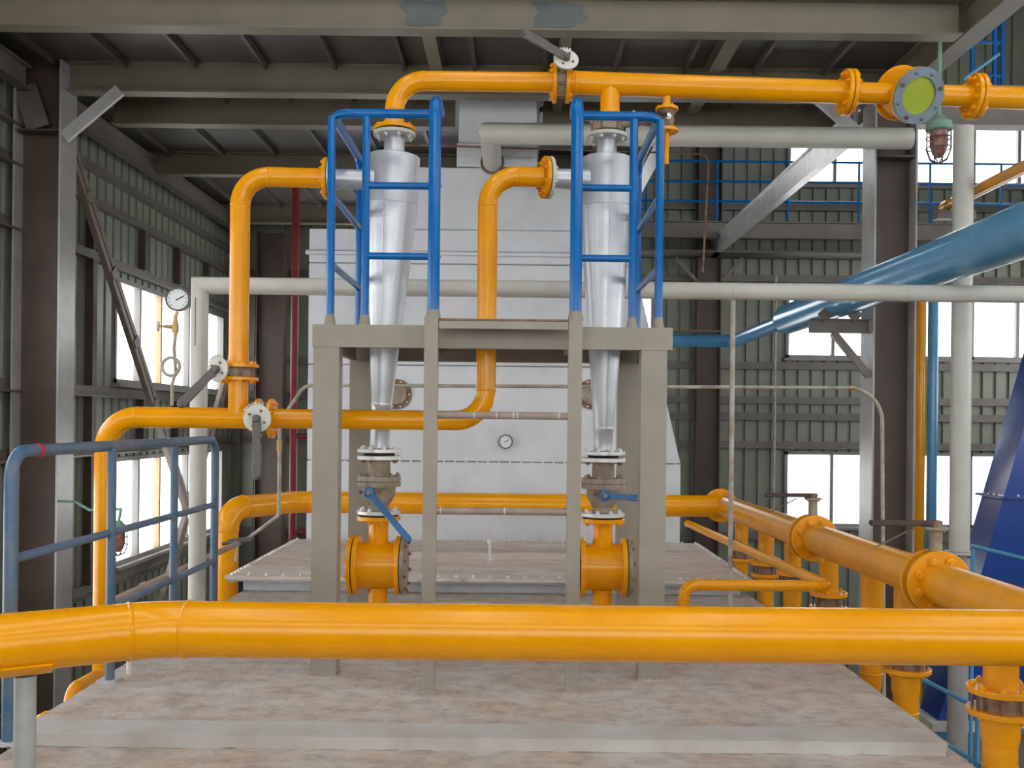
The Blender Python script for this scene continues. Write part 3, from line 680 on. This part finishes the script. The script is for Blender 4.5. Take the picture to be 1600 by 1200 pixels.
# ------------------------------------------------------------------ gas main above the cyclones
z1 = 3.69; xl = -.803
t = line('yellow outlet pipe bending from the left cyclone into the overhead main', (xl, YC, 3.36))
flange(t, (xl, YC, 3.364), (0, 0, 1), .135, .026, YEL, 8, .015, YEL, side=1)
obj('gasket', add_cyl(B(), (xl, YC, 3.3545), (xl, YC, 3.3635), .12, 24), DARK, t)
pipe_run(t, [(xl, YC, 3.39), (xl, YC, z1), (.215, YC, z1)], .063, .19, YEL)
flange(t, (.215, YC, z1), (1, 0, 0), .13, .024, YEL, 8, .015, YEL, side=-1)
butterfly('butterfly_valve', 'pale butterfly valve on the overhead pipe, grey lever pointing up left', (.269, YC, z1), (1, 0, 0), .13, (.12, -1, .45), .20, .08, at(816, 50, YC-.30))
zr = lambda x: z1-(x-.3)*.024
t = line('long yellow overhead main running right to the first joint of the sight glass', (1.2, YC, z1-.1))
flange(t, (.299, YC, z1), (1, 0, 0), .13, .024, YEL, 8, .015, YEL, side=1)
xf1 = at(1318, 140, YC).x
obj('pipe', add_cyl(B(), (.323, YC, zr(.323)), (xf1, YC, zr(xf1)), .073, 32), YEL, t)
weld(t, (.36, YC, zr(.36)), (1, 0, 0), .073, YEL)
xo = .587
obj('branch', add_cyl(B(), (xo, YC, 3.468), (xo, YC, 3.68), .063, 28), YEL, t)
flange(t, (xo, YC, 3.442), (0, 0, 1), .132, .026, YEL, 8, .014, YEL, side=1)
flange(t, (xf1-.002, YC, zr(xf1)), (1, 0, -.024), .145, .028, YEL, 10, .016, YEL, side=-1)
xn = at(1042, 150, YC).x
obj('drain_nipple', add_cyl(B(), (xn, YC, 3.535), (xn, YC, 3.66), .024, 16), YEL, t)
flange(t, (xn, YC, 3.515), (0, 0, 1), .074, .02, YEL, 6, .012, YEL, side=1)
butterfly('butterfly_valve', 'grimy butterfly valve on top of the right cyclone, lever pointing back right', (xo-.01, YC, 3.402), (0, 0, 1), .128, (.85, -.35, .1), .18, .055, (xo+.30, YC+.1, 3.47), bodym=BEIG, n=6)
# drain valve
t = thing('drain_valve', 'small rusty drain valve with a yellow tail pipe hanging from the overhead main', 'valve', (xn, YC, 3.15))
obj('body', add_lathe(B(), (xn, YC, 3.40), (0, 0, 1), [(0, .06), (.008, .062), (.02, .045), (.055, .05), (.08, .045), (.105, .062), (.113, .06)], 20), RUST, t)
obj('stem', add_lathe(B(), (xn, YC-.04, 3.46), (0, -1, 0), [(0, .02), (.03, .02), (.03, .012), (.05, .012)], 12), BOLS, t)
obj('lever', add_bar(B(), (xn, YC-.085, 3.46), (xn-.16, YC-.07, 3.475), .022, .006, up=(0, 1, 0)), DARK, t)
flange(t, (xn, YC, 3.375), (0, 0, 1), .076, .022, YEL, 6, .012, YEL, side=-1)
obj('tail_pipe', add_lathe(B(), (xn, YC, 3.375), (0, 0, -1), [(0, .02), (.06, .022), (.10, .017), (.205, .017)], 16), YEL, t)
# sight glass
sgc = at(1436, 151, YC-.08)
t = thing('sight_glass', 'round yellow sight glass with a green pane in a grey bolted ring', 'sight glass', tuple(sgc))
sx = V(.2, -.90, -.38).normalized(); sc = V(sgc.x-.03, YC, zr(sgc.x))
obj('drum', add_lathe(B(), sc-sx*.10, sx, [(0, .15), (.17, .15)], 40), YEL, t)
flange(t, sc-sx*.105, -sx, .174, .024, YEL, 10, .014, YEL)
fr = obj('front_flange', add_lathe(B(), sc+sx*.06, sx, [(0, .172), (.003, .174), (.027, .174), (.03, .172)], 40), YEL, t)
rg = obj('cover_ring', add_lathe(B(), sc+sx*.092, sx, [(0, .112), (0, .172), (.003, .174), (.019, .174), (.022, .172), (.022, .116), (.006, .112)], 40), SIGR, t)
_, u, v = frame_of(sx)
for i in range(8):
    a = math.pi*(i+.5)/4; bolt(rg, sc+sx*.113+u*.146*math.cos(a)+v*.146*math.sin(a), sx, .014, RUST if i % 3 == 0 else SIGR)
obj('pane', add_lathe(B(), sc+sx*.085, sx, [(0, .113), (.015, .113)], 36), GRNG, t)
xa, xb2 = xf1+.07, at(1524, 145, YC).x
flange(t, (xf1+.032, YC, zr(xf1)), (1, 0, -.024), .145, .028, YEL, 10, .016, YEL, side=1)
obj('pipe', add_cyl(B(), (xf1+.06, YC, zr(xa)), (sc.x-.06, YC, zr(sc.x)), .066, 28), YEL, t)
obj('pipe', add_cyl(B(), (sc.x+.06, YC, zr(sc.x)), (xb2-.03, YC, zr(xb2)), .066, 28), YEL, t)
flange(t, (xb2-.032, YC, zr(xb2)), (1, 0, -.024), .145, .028, YEL, 10, .016, YEL, side=-1)
t = line('end of the yellow overhead main leaving the picture right of the sight glass', (xb2+.5, YC, 3.5))
flange(t, (xb2+.002, YC, zr(xb2)), (1, 0, -.024), .145, .028, YEL, 10, .016, YEL, side=1)
obj('pipe', add_cyl(B(), (xb2+.03, YC, zr(xb2)), (5.2, YC, zr(5.2)), .071, 28), YEL, t)

# ================================================================== YELLOW RING MAIN
YM, ZM, RM = 3.78, .668, .1095
hx = lambda y: 2.125+(9.75-y)*.030          # header along the right side of the furnace
t = line('thick yellow main pipe crossing the whole foreground', (0, YM, ZM-.12))
pts = [V(-3.1, 2.78, ZM), V(-1.395, YM, ZM), V(2.6, YM, ZM)]
pipe_run(t, pts, RM, .42, YEL, seg=48)
saddle_c = V(-1.80, YM-(-1.395+1.80)*.5865, ZM); sd = (pts[1]-pts[0]).normalized()
bm = B(); n = sd.cross(V(0, 0, 1)).normalized(); rows = []
for r_ in (RM+.004, RM+.014):
    for e in (-.085, .085):
        rows.append([bm.verts.new(saddle_c+sd*e+n*(r_*math.sin(a))-V(0, 0, r_*math.cos(a))) for a in [R(-52+104*i/12) for i in range(13)]])
a_, b_, c_, d_ = rows
for i in range(12):
    bm.faces.new((a_[i], a_[i+1], b_[i+1], b_[i])); bm.faces.new((c_[i], d_[i], d_[i+1], c_[i+1]))
    bm.faces.new((a_[i], c_[i], c_[i+1], a_[i+1])); bm.faces.new((b_[i], b_[i+1], d_[i+1], d_[i]))
bm.faces.new((a_[0], b_[0], d_[0], c_[0])); bm.faces.new((a_[12], c_[12], d_[12], b_[12]))
obj('saddle_plate', bm, YEL, t)
sp = thing('pipe_support', 'pale grey pipe stanchion holding the foreground main at lower left', 'support', (saddle_c.x, saddle_c.y, -.055))
obj('pole', add_cyl(B(), (saddle_c.x, saddle_c.y, -.05), (saddle_c.x, saddle_c.y, ZM-RM-.016), .038, 24), POLE, sp)
obj('base_plate', add_box(B(), (saddle_c.x-.08, saddle_c.y-.08, -.056), (saddle_c.x+.08, saddle_c.y+.08, -.044), .002), LIGH, sp)

# header along the right side, divided by two butterfly valves
def hp(y, z=.66): return V(hx(y), y, z)
hd = (hp(4)-hp(9)).normalized()              # towards the viewer
YV1, YV2 = 7.10, 5.16
def header(y0, y1, label, f0, f1, elbow=None):
    t = line(label, tuple(hp((y0+y1)/2, .5)))
    if elbow: pipe_run(t, elbow, RM, .16, YELD, seg=40)
    else: obj('pipe', add_cyl(B(), hp(y0), hp(y1), RM, 40), YELD, t)
    if f0: flange(t, hp(y0)+hd*.0, hd, .172, .026, YELD, 8, .025, YELD, side=1)
    if f1: flange(t, hp(y1), -hd, .172, .026, YELD, 8, .025, YELD, side=1)
    return t
hA = header(9.7, YV1+.032, 'far piece of the yellow right header, from the back corner to the far lever valve', False, True)
bk = line('yellow main running level behind the frame and dropping down at the left', (0, 9.72, .5))
pipe_run(bk, [V(-2.67, 8.9, -2.5), V(-2.67, 8.9, .66), V(-2.20, 9.72, .66), V(hx(9.72)-.02, 9.72, .66)], RM, .2, YEL, seg=36)
c = hp(9.72); flange(bk, c+V(-.02, .10, 0), (0, 1, 0), .172, .026, YEL, 8, .017, YEL, side=-1)
hB = header(YV1-.032, YV2+.032, 'dusty yellow header pipe between the two lever valves on the right', True, True)
hC = header(YV2-.032, YM-.02, 'nearest piece of the yellow right header, joining the foreground main', True, False)
for k, (y, lab, tip, ln) in enumerate(((YV1, 'far lever valve on the yellow right header, its lever pointing left', (1208, 771), .30), (YV2, 'near lever valve on the yellow right header, its rusty lever pointing left', (1386, 817), .30))):
    c = hp(y); tp = thing('butterfly_valve', lab, 'valve', tuple(c), 'lever valves on the right header')
    obj('wafer_body', add_lathe(B(), c-hd*.028, hd, [(0, .135), (.003, .137), (.053, .137), (.056, .135)], 32), RUST, tp)
    for i in range(8):
        _, u, v = frame_of(hd); a = math.pi*(i+.5)/4; q = c+u*.132*math.cos(a)+v*.132*math.sin(a)
        obj('stud', add_cyl(B(), q-hd*.031, q+hd*.031, .01, 8), RUST, tp)
    obj('spindle_neck', add_lathe(B(), c+V(0, 0, .13), (0, 0, 1), [(0, .034), (.13, .034), (.15, .03)], 16), BEIG, tp)
    pt = obj('notch_plate', add_lathe(B(), c+V(0, 0, .28), (0, 0, 1), [(0, .06), (.004, .064), (.014, .064), (.016, .06)], 16), BEIG, tp)
    for i in range(4):
        a = math.pi/2*i+.6; bolt(pt, c+V(.05*math.cos(a), .05*math.sin(a), .28), (0, 0, -1), .009, BEIG)
    q = c+V(0, 0, .315); tipp = q+V(-.36, -.02, .0)
    obj('hub', add_box(B(), q-V(.025, .025, .02), q+V(.025, .025, .015), .003), RUST, tp)
    obj('lever', add_bar(B(), q+V(.03, 0, 0), tipp, .045, .03, up=(0, 0, 1), bev=.006), DRKL, tp)
    obj('latch_strip', add_bar(B(), q+V(-.12, 0, -.025), q+V(-.33, -.02, -.13), .02, .005, up=(0, 0, 1)), RUST, tp)

# branches dropping from the header to the burners on the right side
def drop(y, label, zf, r=.068, dx=0.0, big=False):
    x = hx(y)+dx+.02
    t = line(label, (x, y, zf), 'burner pipe', 'burner drop pipes on the right side')
    fr_ = r*1.95
    obj('branch', add_cyl(B(), (x, y, zf+.1), (x, y, .64), r, 24), YELD, t)
    flange(t, (x, y, zf+.074), (0, 0, 1), fr_, .026, YELD, 8, r*.2, YELD, side=1)
    obj('wafer', add_cyl(B(), (x, y, zf+.0), (x, y, zf+.074), r*1.35, 24), RUST, t)
    for i in range(8):
        a = math.pi*(i+.5)/4; obj('stud', add_cyl(B(), (x+fr_*.8*math.cos(a), y+fr_*.8*math.sin(a), zf), (x+fr_*.8*math.cos(a), y+fr_*.8*math.sin(a), zf+.074), r*.11, 8), RUST, t)
    flange(t, (x, y, zf-.026), (0, 0, 1), fr_, .026, YELD, 8, r*.2, YELD, side=-1)
    obj('reducer', add_lathe(B(), (x, y, zf-.026), (0, 0, -1), [(0, r*1.12), (.10, r*1.12), (.14, r*1.02)], 24), YELD, t)
    pipe_run(t, [V(x, y, zf-.165), V(x, y, zf-.32), V(x-.0, y+.25, zf-.62)], r*1.0, .16, YELD)
    return t
drop(4.42, 'nearest yellow burner drop with a rusty wafer joint in the lower right corner', .20, .076, -.06)
drop(5.62, 'yellow burner drop whose lower flange hangs just below the foreground main', .085, .072, .03)
drop(6.05, 'yellow drop pipe right of the far lever valve, tucked behind the foreground main', .2, .068, 0)
drop(6.76, 'yellow burner drop next to the corner of the small yellow pipe', .22, .066, -.02)
drop(7.62, 'yellow burner drop just beyond the far lever valve, half hidden by the pilot pipe', .23, .064, 0)
drop(8.35, 'second farthest yellow burner drop beside the bolted plate', .20, .066)
drop(9.15, 'farthest yellow burner drop below the bend of the back main', .22, .06)
# small pilot line on the roof
rp = .036; a0 = at(1078, 815, 9.5); a1 = at(1296, 917, 6.05)
t = line('small yellow pilot pipe running along the roof and turning left to an upright end', (a1.x, a1.y, 0))
x3 = at(1068, 935, 6.05).x
pipe_run(t, [V(1.72, 9.55, .50), V(a1.x, 6.05, .48), V(x3, 6.05, .48), V(x3, 6.05, .03)], rp, .085, YEL, seg=20)
flange(t, (x3, 6.05, .002), (0, 0, 1), .085, .02, YEL, 6, .012, YEL)
# burner pipes on the left side
for p_, lab in (([V(-2.49, 5.80, -.05), V(-2.49, 5.40, -.04), V(-2.50, 5.39, -1.0)], 'small yellow burner elbow at the left edge of the roof, beside the blue post foot'),
                ([V(-2.45, 5.13, -.10), V(-2.48, 4.97, -.085), V(-2.49, 4.96, -1.0)], 'tiny yellow burner elbow at the left edge of the roof, near the pale strip'),
                ([V(-2.44, 6.6, -.02), V(-2.44, 6.14, -.02), V(-2.45, 6.13, -1.0)], 'yellow burner elbow peeping out between the left riser and the roof edge')):
    t = line(lab, tuple(p_[1]), 'burner pipe', 'burner elbows on the left side')
    pipe_run(t, p_, .036, .09, YEL, seg=18)

# ================================================================== WHITE PIPES
YWH, rwh = 7.4, .066
t = thing('white_pipe', 'long white pipe crossing at mid height and dropping at the left window', 'pipe', (-2.44, YWH, -2.8))
obj('pipe', add_tube(B(), [V(-2.445, YWH, -2.8), V(-2.445, YWH, 2.52), V(8.0, YWH, 2.515)], rwh, 32), WHIT, t, sharp=60)
obj('lagging_strip', add_box(B(), (-2.46, YWH-rwh-.003, 2.05), (-2.455, YWH-rwh+.004, 2.42)), GREY, t)
for px in (857, 1143, 1415): weld(t, V(at(px, 455, YWH).x, YWH, 2.5165), (1, 0, 0), rwh*.985, WHIT)
t = thing('white_pipe', 'thick white pipe under the ceiling elbowing into the furnace flue', 'pipe', (0, 9.75, 4.3))
pa = at(765, 207, 9.72)
obj('pipe', add_tube(B(), [V(pa.x, YT-.02, pa.z+.0), V(pa.x, 9.75, pa.z), V(3.98, 9.75, pa.z-.01)], .107, 32), WHIT, t, sharp=60)
obj('cut_end', add_lathe(B(), (3.98, 9.75, pa.z-.01), (1, 0, 0), [(0, .107), (.004, .104), (.004, .09), (-.01, .088)], 28), PRIM, t)
obj('collar', add_lathe(B(), (pa.x, YT-.02, pa.z), (0, -1, 0), [(0, .135), (.012, .13)], 28), RUST, t)
t = thing('white_pipe', 'white upright pipe with a bottom flange in front of the right windows', 'pipe', (4.27, 9.2, ZF))
zfl = at(1502, 864, 9.2).z
obj('pipe', add_cyl(B(), (4.262, 9.2, zfl+.02), (4.262, 9.2, 4.36), .093, 28), WHIT, t)
flange(t, (4.262, 9.2, zfl-.01), (0, 0, 1), .135, .026, WHIT, 6, .016, GREY, side=-1)
obj('lower_pipe', add_cyl(B(), (4.262, 9.2, ZF), (4.262, 9.2, zfl-.012), .093, 28), COLM, t)
for z in (1.62, 2.9): obj('joint_band', add_cyl(B(), (4.262, 9.2, z), (4.262, 9.2, z+.02), .0945, 28), WHIT, t)
# thin upright rod carrying the white pipe
xr_ = at(1143, 700, YWH).x
tag(obj('support_rod', add_cyl(B(), (xr_, YWH, .0), (xr_, YWH, 2.45), .019, 12), COND), 'thin worn upright rod under the white pipe, right of the frame', 'rod')

# ================================================================== BLUE PIPE
xb0, zb0, rb0 = 3.40, 1.5+.3867*3.4, .183
t = thing('blue_pipe', 'thick light blue pipe coming in from the right and narrowing towards the back', 'pipe', (xb0, 9, zb0-.2))
Ye = at(1226, 500, 10).y; Ye = 3.40*1500/(1228-806-2)
obj('pipe', add_cyl(B(), (xb0, 2.0, zb0), (xb0, Ye-.1, zb0), rb0, 48), SKYB, t)
obj('end_cap', add_lathe(B(), (xb0, Ye-.1, zb0), (0, 1, 0), [(0, rb0), (.05, rb0*.97), (.09, rb0*.86), (.12, rb0*.62), (.13, .10)], 48), SKYB, t)
Y2 = 3.4*1500/(1146-806)
pipe_run(t, [V(xb0, Ye, zb0), V(xb0, Y2, zb0-.03), V(.9, Y2, zb0-.03)], .097, .14, SKYB, seam=False)
tag(obj('hanger_channel', add_box(B(), (1.9, Y2-.1, zb0+.10), (3.15, Y2+.1, zb0+.13)), GIRT), 'thin grey channel lying on the far level end of the blue pipe', 'channel')
zbk = zb0-rb0-.02
t = thing('pipe_bracket', 'grey triangular bracket on the right column carrying the blue pipe', 'bracket', (3.4, 10.1, zbk-.8))
obj('arm', add_prism(B(), chan_poly(.15, .07, .01), (3.08, 10.14, zbk-.075), (3.715, 10.14, zbk-.075)), GIRT, t)
obj('strut', add_bar(B(), (3.33, 10.10, zbk-.15), (3.71, 10.10, zbk-.60), .07, .07), GIRT, t)
for s in (-1, 1): obj('saddle_wing', add_bar(B(), (xb0+s*.20, 10.1, zbk+.004), (xb0+s*.12, 10.1, zbk+.075), .12, .01, up=(0, 1, 0)), GIRT, t)

# ================================================================== OTHER PIPES ON THE RIGHT
x, z = 4.47, 3.79
t = line('yellow pipe high on the right, ending on a small rest beside the column', (x, 6, z))
obj('pipe', add_lathe(B(), (x, 2, z), (0, 1, 0), [(0, .06), (8.05, .06), (8.09, .05), (8.11, .02)], 28), YEL, t)
t3 = line('yellow upright pipe close to the right column, beside the narrow blue one', (x, 10.62, ZF))
obj('pipe', add_cyl(B(), (x, 10.62, ZF), (x, 10.62, 3.1), .056, 24), YEL, t3); obj('end_cap', add_lathe(B(), (x, 10.62, 3.1), (0, 0, 1), [(0, .056), (.02, .05), (.035, .02)], 24), YEL, t3)
t2 = thing('pipe_rest', 'small grey rest with a rusty clip under the high yellow pipe', 'bracket', (4.5, 9.9, z-.2))
obj('channel', add_box(B(), (4.305, 9.85, z-.16), (4.70, 9.98, z-.07), .004), GIRT, t2); obj('u_clip', add_tube(B(), [V(4.40, 9.9, z-.07), V(4.405, 9.9, z+.01), V(4.43, 9.9, z+.055), V(4.47, 9.9, z+.07), V(4.51, 9.9, z+.055), V(4.535, 9.9, z+.01), V(4.54, 9.9, z-.07)], .007, 8), RUST, t2)
t = thing('blue_pipe', 'narrow light blue upright pipe beside the yellow one, right of the column', 'pipe', (4.6, 10.62, ZF))
obj('pipe', add_cyl(B(), (4.605, 10.62, ZF), (4.605, 10.62, 3.05), .056, 24), SKYB, t); obj('end_cap', add_lathe(B(), (4.605, 10.62, 3.05), (0, 0, 1), [(0, .056), (.02, .05), (.035, .02)], 24), SKYB, t)
# conduit bending down on the right column
t = thing('conduit', 'thin grey conduit crossing before the furnace and bending down at both ends', 'conduit', (0, 8.0, 0))
zc = at(900, 601, 8.0).z
pts = [at(392, 838, 8.0), at(436, 805, 8.0), at(437, 660, 8.0), at(476, 602, 8.0)]
pts = [V(p.x, 8.0, p.z) for p in pts]+[V(at(1378, 605, 8.0).x, 8.0, zc), V(at(1386, 700, 8.0).x, 8.0, -1.0)]
obj('tube', add_tube(B(), fillet(pts, [.06, .2, .12, .28], 8), .0155, 10), COND, t, sharp=60)
for p, d in ((pts[2]+V(0, 0, -.2), (0, 0, 1)), (V(at(1327, 601, 8).x, 8, zc), (1, 0, 0)), (pts[2]+V(0, 0, -.24), (0, 0, 1))):
    obj('coupling', add_lathe(B(), p, d, [(0, .022), (.05, .022)], 10), BRAS, t)
t = thing('drain_cock', 'small grey cock at the lower end of the thin conduit on the left', 'valve', tuple(at(370, 846, 8.0)))
c = at(372, 846, 8.0)
obj('body', add_lathe(B(), c-V(.13, 0, .02), (1, 0, .15), [(0, .015), (.05, .015), (.05, .028), (.09, .032), (.17, .032), (.2, .024), (.24, .016)], 12), GREY, t)
obj('stem', add_cyl(B(), c-V(0, .03, .0), c-V(0, .06, .16), .012, 8), COND, t)
t = thing('conduit', 'brown conduit sloping along the left wall below the windows', 'conduit', (-3.4, 8.6, 0))
q0, q1 = at(392, 840, 8.06), at(150, 950, 7.2)
obj('tube', add_cyl(B(), q0, q1, .024, 12), BROW, t); obj('coupling', add_cyl(B(), q0.lerp(q1, .70), q0.lerp(q1, .73), .034, 12), BROW, t)

# ================================================================== NEAR RAILING ON THE LEFT
xr0 = -2.29
t = thing('guard_rail', 'dusty grey-blue railing along the left edge of the roof, nearest the viewer', 'railing', (xr0, 6, 0))
zr0 = 1.335
obj('top_rail', add_tube(B(), fillet([V(xr0-.02, 4.40, 0), V(xr0-.02, 4.40, zr0), V(xr0, 7.32, zr0), V(xr0, 7.32, 0)], .12, 8), .030, 18), BLUG, t, sharp=60)
for y in (5.45, 6.45): obj('post', add_cyl(B(), (xr0, y, 0), (xr0, y, zr0), .026, 14), BLUG, t)
for z in (.41, .84): obj('mid_rail', add_cyl(B(), (xr0-.02, 4.40, z), (xr0, 7.32, z), .022, 14), BLUG, t)
c = V(xr0-.019, 4.62, zr0); obj('tape_ring', add_lathe(B(), c, (0, 1, 0), [(0, .0315), (.001, .034), (.03, .034), (.031, .0315)], 20), REDT, t)
for y in (4.40, 5.45, 6.45, 7.32): obj('base_weld', rough_sheet((xr0-.06, y-.05, 0), (xr0+.05, y+.05, .012), 5, 5, .003), LIPS, t)
tag(obj('floor_post', add_cyl(B(), V(-2.24, 5.6, 0), V(-2.24, 5.6, .22), .016, 12), LIGH), 'short pale post just behind the second foot of the near railing', 'post')

# ================================================================== LAMPS, LADDER, HOPPER, RAILS
def cage_lamp(c, s, label, top):
    t = thing('caged_lamp', label, 'lamp', tuple(c)); c = Vector(c)
    obj('canopy', add_lathe(B(), c+V(0, 0, .10*s), (0, 0, -1), [(-.05*s, .03*s), (-.02*s, .05*s), (.0, .085*s), (.05*s, .09*s), (.06*s, .08*s)], 20), GREN, t)
    obj('globe', add_lathe(B(), c+V(0, 0, .04*s), (0, 0, -1), [(0, .062*s), (.10*s, .062*s), (.16*s, .045*s), (.19*s, .015*s)], 20), AMBR, t)
    for i in range(8):
        a = math.pi*i/4; p = [c+V(math.cos(a)*r_*s, math.sin(a)*r_*s, z_*s) for r_, z_ in ((.085, .05), (.085, -.09), (.06, -.16), (.0, -.19))]
        obj('cage_wire', add_tube(B(), p, .0045*s, 6), GREY, t)
    for z_ in (-.01, -.08):
        p = [c+V(math.cos(a)*.086*s, math.sin(a)*.086*s, z_*s) for a in [2*math.pi*k/16 for k in range(17)]]; obj('cage_ring', add_tube(B(), p, .0045*s, 6), GREY, t)
    obj('conduit', add_tube(B(), [c+V(0, 0, .13*s)]+[Vector(q) for q in top], .014*s, 8), GREN, t)
c = at(1467, 214, 8.5); cage_lamp(c, 1.25, 'caged lamp with a green cap hanging below the sight glass', [V(c.x, 8.5, 4.9)])
c = at(185, 838, 9.2); cage_lamp(c, 1.0, 'caged lamp on a bent green arm in front of the lower left window', [c+V(-.02, .1, .25), at(140, 797, 9.6), at(118, 784, 9.9), at(91, 783, 10.05)])
# blue stair tower high at the upper right
t = thing('access_ladder', 'blue ladder frame in the dark upper right corner', 'ladder', (6.5, 13, 5))
for px, ya, yb_ in ((1519, 60, 125), (1554, 20, 125), (1566, 0, 125)): obj('stile', add_cyl(B(), at(px, ya-60, 13), at(px, yb_+40, 13), .032, 10), BLUE, t)
for y in (66, 118, -30): obj('rung', add_cyl(B(), at(1519, y, 13), at(1566, y, 13), .022, 10), BLUE, t)
obj('hand_rail', add_cyl(B(), at(1505, 124, 12.6), at(1561, 84, 12.6), .022, 10), SKYB, t)
# slanting navy hopper duct
def slant(px, py, Y): return at(px, py, Y)
dk = thing('hopper_duct', 'navy slanting hopper duct with a lit left face at the right edge', 'duct', (4.6, 9.6, -1.6))
YH0, YH1 = 9.5, 9.93
lowp, midp, hip = at(1466, 1126, YH0), at(1529, 880, YH0), at(1605, 650, YH0)
dirv = (hip-lowp).normalized(); tail = lowp; head = lowp+dirv*5.2
wdt = 1.15
def quad_duct(a, b, w_, y0, y1):
    bm = B(); a0, b0 = V(a.x, y0, a.z), V(b.x, y0, b.z); vs = []
    for y in (y0, y1):
        for p in (a, b): vs.append(bm.verts.new((p.x, y, p.z))); 
        for p in (b, a): vs.append(bm.verts.new((p.x+w_, y, p.z)))
    f, k = vs[:4], vs[4:]; bm.faces.new(f); bm.faces.new(k[::-1])
    for i in range(4): bm.faces.new((f[i], k[i], k[(i+1) % 4], f[(i+1) % 4]))
    return bm
m1 = at(1553, 777, YH0); m1 = lowp+dirv*((m1.z-lowp.z)/dirv.z)
obj('lower_section', quad_duct(lowp, m1-dirv*.012, wdt, YH0, YH1), NAVY, dk); obj('upper_section', quad_duct(m1+dirv*.012, head, wdt, YH0, YH1), NAVY, dk)
jf = obj('joint_flange', quad_duct(m1-dirv*.012-V(.05, 0, 0), m1+dirv*.012-V(.05, 0, 0), wdt+.1, YH0-.05, YH1+.05), NAVY, dk)
for k in range(8): bolt(jf, (m1.x-.03+.16*k, YH0-.03, m1.z+.014), (0, 0, 1), .012, BOLS)
for k in range(4): bolt(jf, (m1.x-.03, YH0+.02+.11*k, m1.z+.014), (0, 0, 1), .012, BOLS)
obj('base_plate', add_box(B(), (lowp.x-.1, YH0-.1, lowp.z-.08), (lowp.x+wdt+.1, YH1+.1, lowp.z-.002)), LIGH, dk)
obj('leg', add_box(B(), (lowp.x+.0, YH0+.05, ZF), (lowp.x+.12, YH0+.17, lowp.z-.08)), SKYB, dk); obj('leg', add_box(B(), (lowp.x+wdt-.12, YH0+.05, ZF), (lowp.x+wdt, YH0+.17, lowp.z-.08)), SKYB, dk)
# guard rails on the lower floor to the right
t = thing('guard_rail', 'blue railing of the lower floor seen past the burner drops', 'railing', (3.6, 8.3, ZF))
pA, pB = at(1434, 1058, 8.6), at(1640, 1163, 7.2)
for dz in (0, -.45): obj('rail', add_cyl(B(), pA+V(0, 0, dz), pB+V(0, 0, dz), .02, 10), SKYB, t)
for f in (0, .5, 1): p = pA.lerp(pB, f); obj('post', add_cyl(B(), V(p.x, p.y, ZF), p, .02, 10), SKYB, t)
t = thing('guard_rail', 'thin pale handrail in front of the navy hopper duct', 'railing', (5, 8.9, ZF))
pA, pB = at(1518, 853, 9.0), at(1640, 882, 8.2)
obj('rail', add_cyl(B(), pA, pB, .018, 10), SKYB, t)
for f in (.02, .98): p = pA.lerp(pB, f); obj('post', add_cyl(B(), V(p.x, p.y, ZF), p, .018, 10), SKYB, t)
# red pipe in the back left corner
t = thing('red_pipe', 'dark red upright pipe in the back left corner beside the furnace', 'pipe', (-3.25, 14, ZF))
obj('pipe', add_cyl(B(), (-3.24, 14, ZF), (-3.24, 14, 5.2), .055, 16), REDP, t)
for z in (1.25, -.15): obj('branch', add_cyl(B(), (-3.24, 14, z), (-2.6, 14, z), .035, 12), REDP, t)
t = thing('conduit', 'thin pale conduit up the back wall beside the narrow brown column', 'conduit', (4.8, 18, ZF))
obj('tube', add_cyl(B(), (4.85, 18.0, ZF), (4.85, 18.0, 4.3), .022, 8), COND, t)
t = thing('tie_rod', 'thin rusty rod passing in front of the flue and bending down behind the right cyclone', 'rod', tuple(at(900, 235, 10.6)))
obj('rod', add_tube(B(), fillet([at(632, 226, 10.6), at(1108, 241, 10.6), at(1098, 425, 10.6)], .1, 5), .011, 8), RUST, t, sharp=60)
for k, (xa_, xb_, lab) in enumerate(((2.95, 3.34, 'small diagonal strut under the walkway, left of the narrow back column'), (4.2, 3.82, 'small diagonal strut under the walkway, right of the narrow back column'))):
    tag(obj('diagonal_strut', add_bar(B(), (xa_, 17.9, 4.58), (xb_, 17.9, 4.15), .06, .06), GIRT), lab, 'strut')
